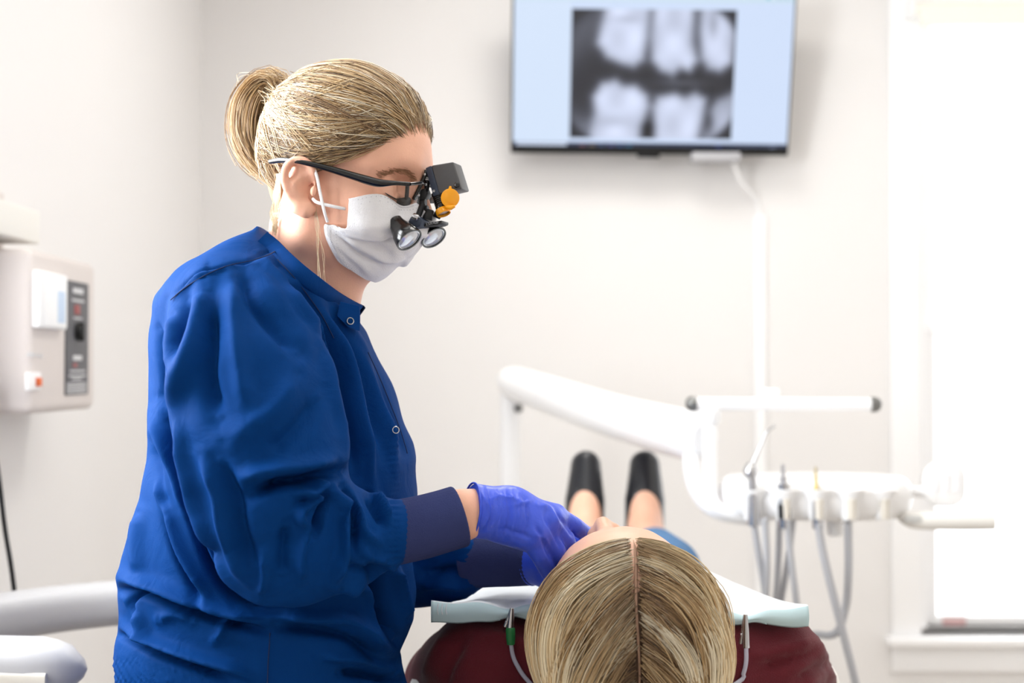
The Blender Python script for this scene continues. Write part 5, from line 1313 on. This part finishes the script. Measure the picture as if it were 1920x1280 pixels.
# ------------------------------------------------------------------ magnifying loupes with headlight
def make_loupes():
    B = mat('loupe_black', (7, 8, 10), .22, spec=.6, coat=.3); Bm = mat('loupe_matte', (26, 27, 30), .5); G = mat('light_grey_box', (84, 84, 86), .42); GS = mat('light_box_side', (58, 68, 86), .5)
    S = mat('steel', (196, 196, 198)); OR = mat('orange_filter', (255, 172, 18), .2, coat=.4); LN = mat('loupe_lens', (214, 220, 230), .08, metal=.35, coat=.6); TX = mat('plate_print', (170, 172, 176), .5)  # loupe lens: bright reflection put into its pale base colour
    e = thing('magnifying_loupes', HL(790, 345, .0), 'black magnifying loupes with headlight worn on the dentist face', 'loupes')
    L = mat('clear_lens', (255, 255, 255), .02); glassify(L)
    for sg in (1, -1):
        def mir(p): return p if sg > 0 else d2w(w2d(p) * np.array((1, -1, 1)))
        tube('temple', [mir(HL(*q)) for q in ((506, 303, .080), (528, 300, .086), (556, 302, .092), (585, 308, .090), (620, 317, .085), (660, 329, .0805), (690, 338, .0785), (712, 343, .077), (740, 343, .074), (768, 345, .066))], [.0024, .0030, .0026, .0028, .0034, .0040, .0046, .0042, .0024, .0022], B, e, n=60, sides=14, up=(0, 0, 1), aspect=1.0)
        rim = tube('lens_rim', [mir(HL(*q)) for q in ((768, 345, .066), (778, 344, .052), (788, 343, .034), (794, 344, .014), (796, 346, .0))], .0018, B, e, n=24, sides=10)
        top = spline(np.array([mir(HL(*q)) for q in ((716, 348, .0765), (768, 347, .066), (788, 346, .034), (794, 348, .012))]), 20); bot = spline(np.array([mir(HL(*q)) for q in ((722, 372, .074), (760, 386, .062), (782, 386, .034), (790, 376, .014))]), 20)
        Vv = np.vstack([top, bot]); ii = np.arange(19); nobj('safety_lens', Vv, np.stack([ii, ii + 1, ii + 21, ii + 20], -1), L, rim)
    # nose pad and its stem
    tube('pad_stem', [HL(764, 347, .030), HL(763, 362, .026), HL(762, 376, .022)], .0022, Bm, e, n=8, sides=10)
    f = Field(HL(750, 383, .020) - .02, HL(750, 383, .020) + .02, .0009); f.chain([HL(741, 386, .022), HL(752, 381, .022), HL(764, 377, .020)], [.0040, .0058, .0046], .004, squash=None)
    V, Q = f.mesh(1); nobj('nose_pad', V, Q, Bm, e)
    # hinge bracket
    prism('hinge_bracket', [HL(*q) for q in ((799, 317, .008), (785, 320, .008), (775, 331, .008), (766, 346, .008), (768, 352, .008), (778, 353, .008), (784, 345, .008), (800, 330, .008))], -dR * .016, B, e, .0012)
    tube('link_bar', [HL(797, 328, .012), HL(787, 350, .012), HL(776, 374, .012)], [.0024, .0022, .0026], B, e, sides=10)
    tube('link_bar', [HL(802, 338, .004), HL(800, 356, .004), HL(794, 372, .004)], [.0030, .0026, .0030], Bm, e, sides=10)
    prism('link_plate', [HL(*q) for q in ((783, 358, .010), (797, 352, .010), (801, 364, .010), (796, 376, .010), (780, 374, .010))], -dR * .014, Bm, e, .001)
    for c in ((797, 327), (781, 336), (799, 346), (786, 366)): q = HL(*c, .0135); lathe('screw', q, q + dR * .0014, [(0, 0), (0, .0014), (.001, .0013), (.0014, 0)], S, e, 12)
    # hinge barrels
    for (x, y, r) in ((784, 381, .0042), (788, 393, .0040)):
        lathe('hinge_barrel', HL(x, y, .010) , HL(x + 15, y - 1, .010), [(0, 0), (0, r), (.0035, r), (.0038, r * .8), (.0050, r * .8), (.0053, r), (.0088, r), (.0090, 0)], Bm, e, 20)
    tube('drop_link', [HL(792, 384, .012), HL(786, 400, .020), HL(780, 412, .026)], [.0036, .0034, .0030], Bm, e, sides=10)
    prism('bridge_clamp', [HL(*q) for q in ((764, 418, .032), (770, 406, .032), (782, 404, .032), (792, 412, .032), (788, 424, .032), (776, 429, .032))], -dR * .030, GS, e, .0012)
    q0 = HL(787, 410, .022); lathe('clamp_roller', HL(775, 405, .033), HL(786, 409, .033), [(0, 0), (0, .0034), (.001, .0038), (.0055, .0038), (.0065, .0030), (.0065, 0)], S, e, 16)
    pl = prism('bridge_plate', [HL(*q) for q in ((791, 425, .022), (795, 419, .022), (828, 413, .022), (828, 418, .022), (822, 421, .022))], -dR * .022, Bm, e, .0006)
    c = HL(810, 418.5, .0226); Xa = HL(828, 415, .0226) - HL(795, 421, .0226); Xa /= np.linalg.norm(Xa); Za = dR; Ya = np.cross(Za, Xa)
    Mt = Matrix(((Xa[0], Ya[0], Za[0], c[0]), (Xa[1], Ya[1], Za[1], c[1]), (Xa[2], Ya[2], Za[2], c[2]), (0, 0, 0, 1)))
    text_obj('plate_text', '2.5X-420', .0038, Mt, TX, pl, .0001)
    lathe('focus_knob', HL(801, 411, .016), HL(807, 393, .016), [(0, 0), (0, .0052), (.0015, .0056), (.006, .0046), (.010, .0042), (.011, .003), (.011, 0)], Bm, e, 20)
    lathe('focus_knob', HL(818, 408, .004), HL(824, 396, .004), [(0, 0), (0, .004), (.001, .0044), (.007, .004), (.008, 0)], Bm, e, 20)
    # two telescopes
    for (a, b) in (((739, 413, .041), (767, 449, .048)), ((792, 415, -.014), (813, 445, -.006))):
        A, Bp = HL(*a), HL(*b); ax = Bp - A; ln = np.linalg.norm(ax); ax /= ln
        tb = lathe('telescope', A, Bp, [(0, 0), (0, .0068), (.0015, .0082), (.006, .0086), (.009, .0094), (ln * .60, .0124), (ln * .64, .0131), (ln - .004, .0144), (ln, .0149), (ln + .0012, .0147), (ln + .0012, .0130), (ln - .0015, .0124)], B, e, 40)
        lathe('objective_lens', Bp - ax * .0008, Bp + ax, [(0, .0124), (.0012, .0105), (.0020, .007), (.0024, .003), (.0025, 0)], LN, tb, 40)
        lathe('lens_ring', Bp, Bp + ax * .002, [(-.001, .0126), (.0004, .0128), (.0004, .0120), (-.001, .0118)], S, tb, 40)
    # headlight
    hb = prism('light_housing', [HL(*q) for q in ((808, 310, .016), (850, 303, .016), (866, 354, .016), (823, 364, .016))], -dR * .026, G, e, .0018, 3)
    prism('housing_side', [HL(*q) for q in ((797, 315, .015), (808, 310, .0165), (824, 364, .0165), (812, 368, .015))], -dR * .025, GS, hb, .0012)
    c = HL(857, 347, .0165); lathe('power_button', c, c + dR * .0018, [(0, 0), (0, .0030), (.0008, .0032), (.0012, .0026), (.0016, .0020), (.0016, 0)], B, hb, 24)
    c = HL(814, 358, .0155); lathe('socket', c, c + dR * .001, [(0, 0), (0, .0016), (.0008, .0014), (.0008, 0)], S, hb, 16)
    a, b = HL(819, 362, .008), HL(831, 397, .012); ln = np.linalg.norm(b - a)
    prof = [(0, 0), (0, .0062)]
    for k in range(6): prof += [(.003 + k * .0022, .0066), (.0036 + k * .0022, .0058), (.0046 + k * .0022, .0058), (.0050 + k * .0022, .0066)]
    prof += [(ln - .002, .0070), (ln, .0070), (ln, 0)]
    lb = lathe('light_barrel', a, b, prof, B, e, 28); ax = (b - a) / ln
    lathe('filter_ring', b - ax * .003, b + ax * .003, [(0, .0070), (0, .0078), (.005, .0080), (.006, .0074), (.006, .0066), (.004, .0066)], OR, lb, 32)
    lathe('light_window', b, b + ax, [(0, .0066), (.0006, .005), (.0008, 0)], LN, lb, 24)
    c = HL(844, 371, .018); n_ = dR * .80 + dF0 * .52 - np.array((0, 0, .15)); n_ /= np.linalg.norm(n_)
    fd = lathe('flip_filter', c - n_ * .0006, c + n_ * .0012, [(0, 0), (0, .0095), (.0004, .0100), (.0012, .0100), (.0016, .0094), (.0016, 0)], OR, e, 36); fd['label'] = 'orange flip-up light filter'
    tube('filter_tab', [c + np.array((0, 0, .009)), c + np.array((0.0003, 0, .0125))], [.002, .0012], OR, fd, sides=8)
    tube('filter_hinge', [HL(836, 387, .018), HL(846, 389, .018), HL(853, 386, .018)], [.0020, .0028, .0016], OR, fd, sides=10)
make_loupes()
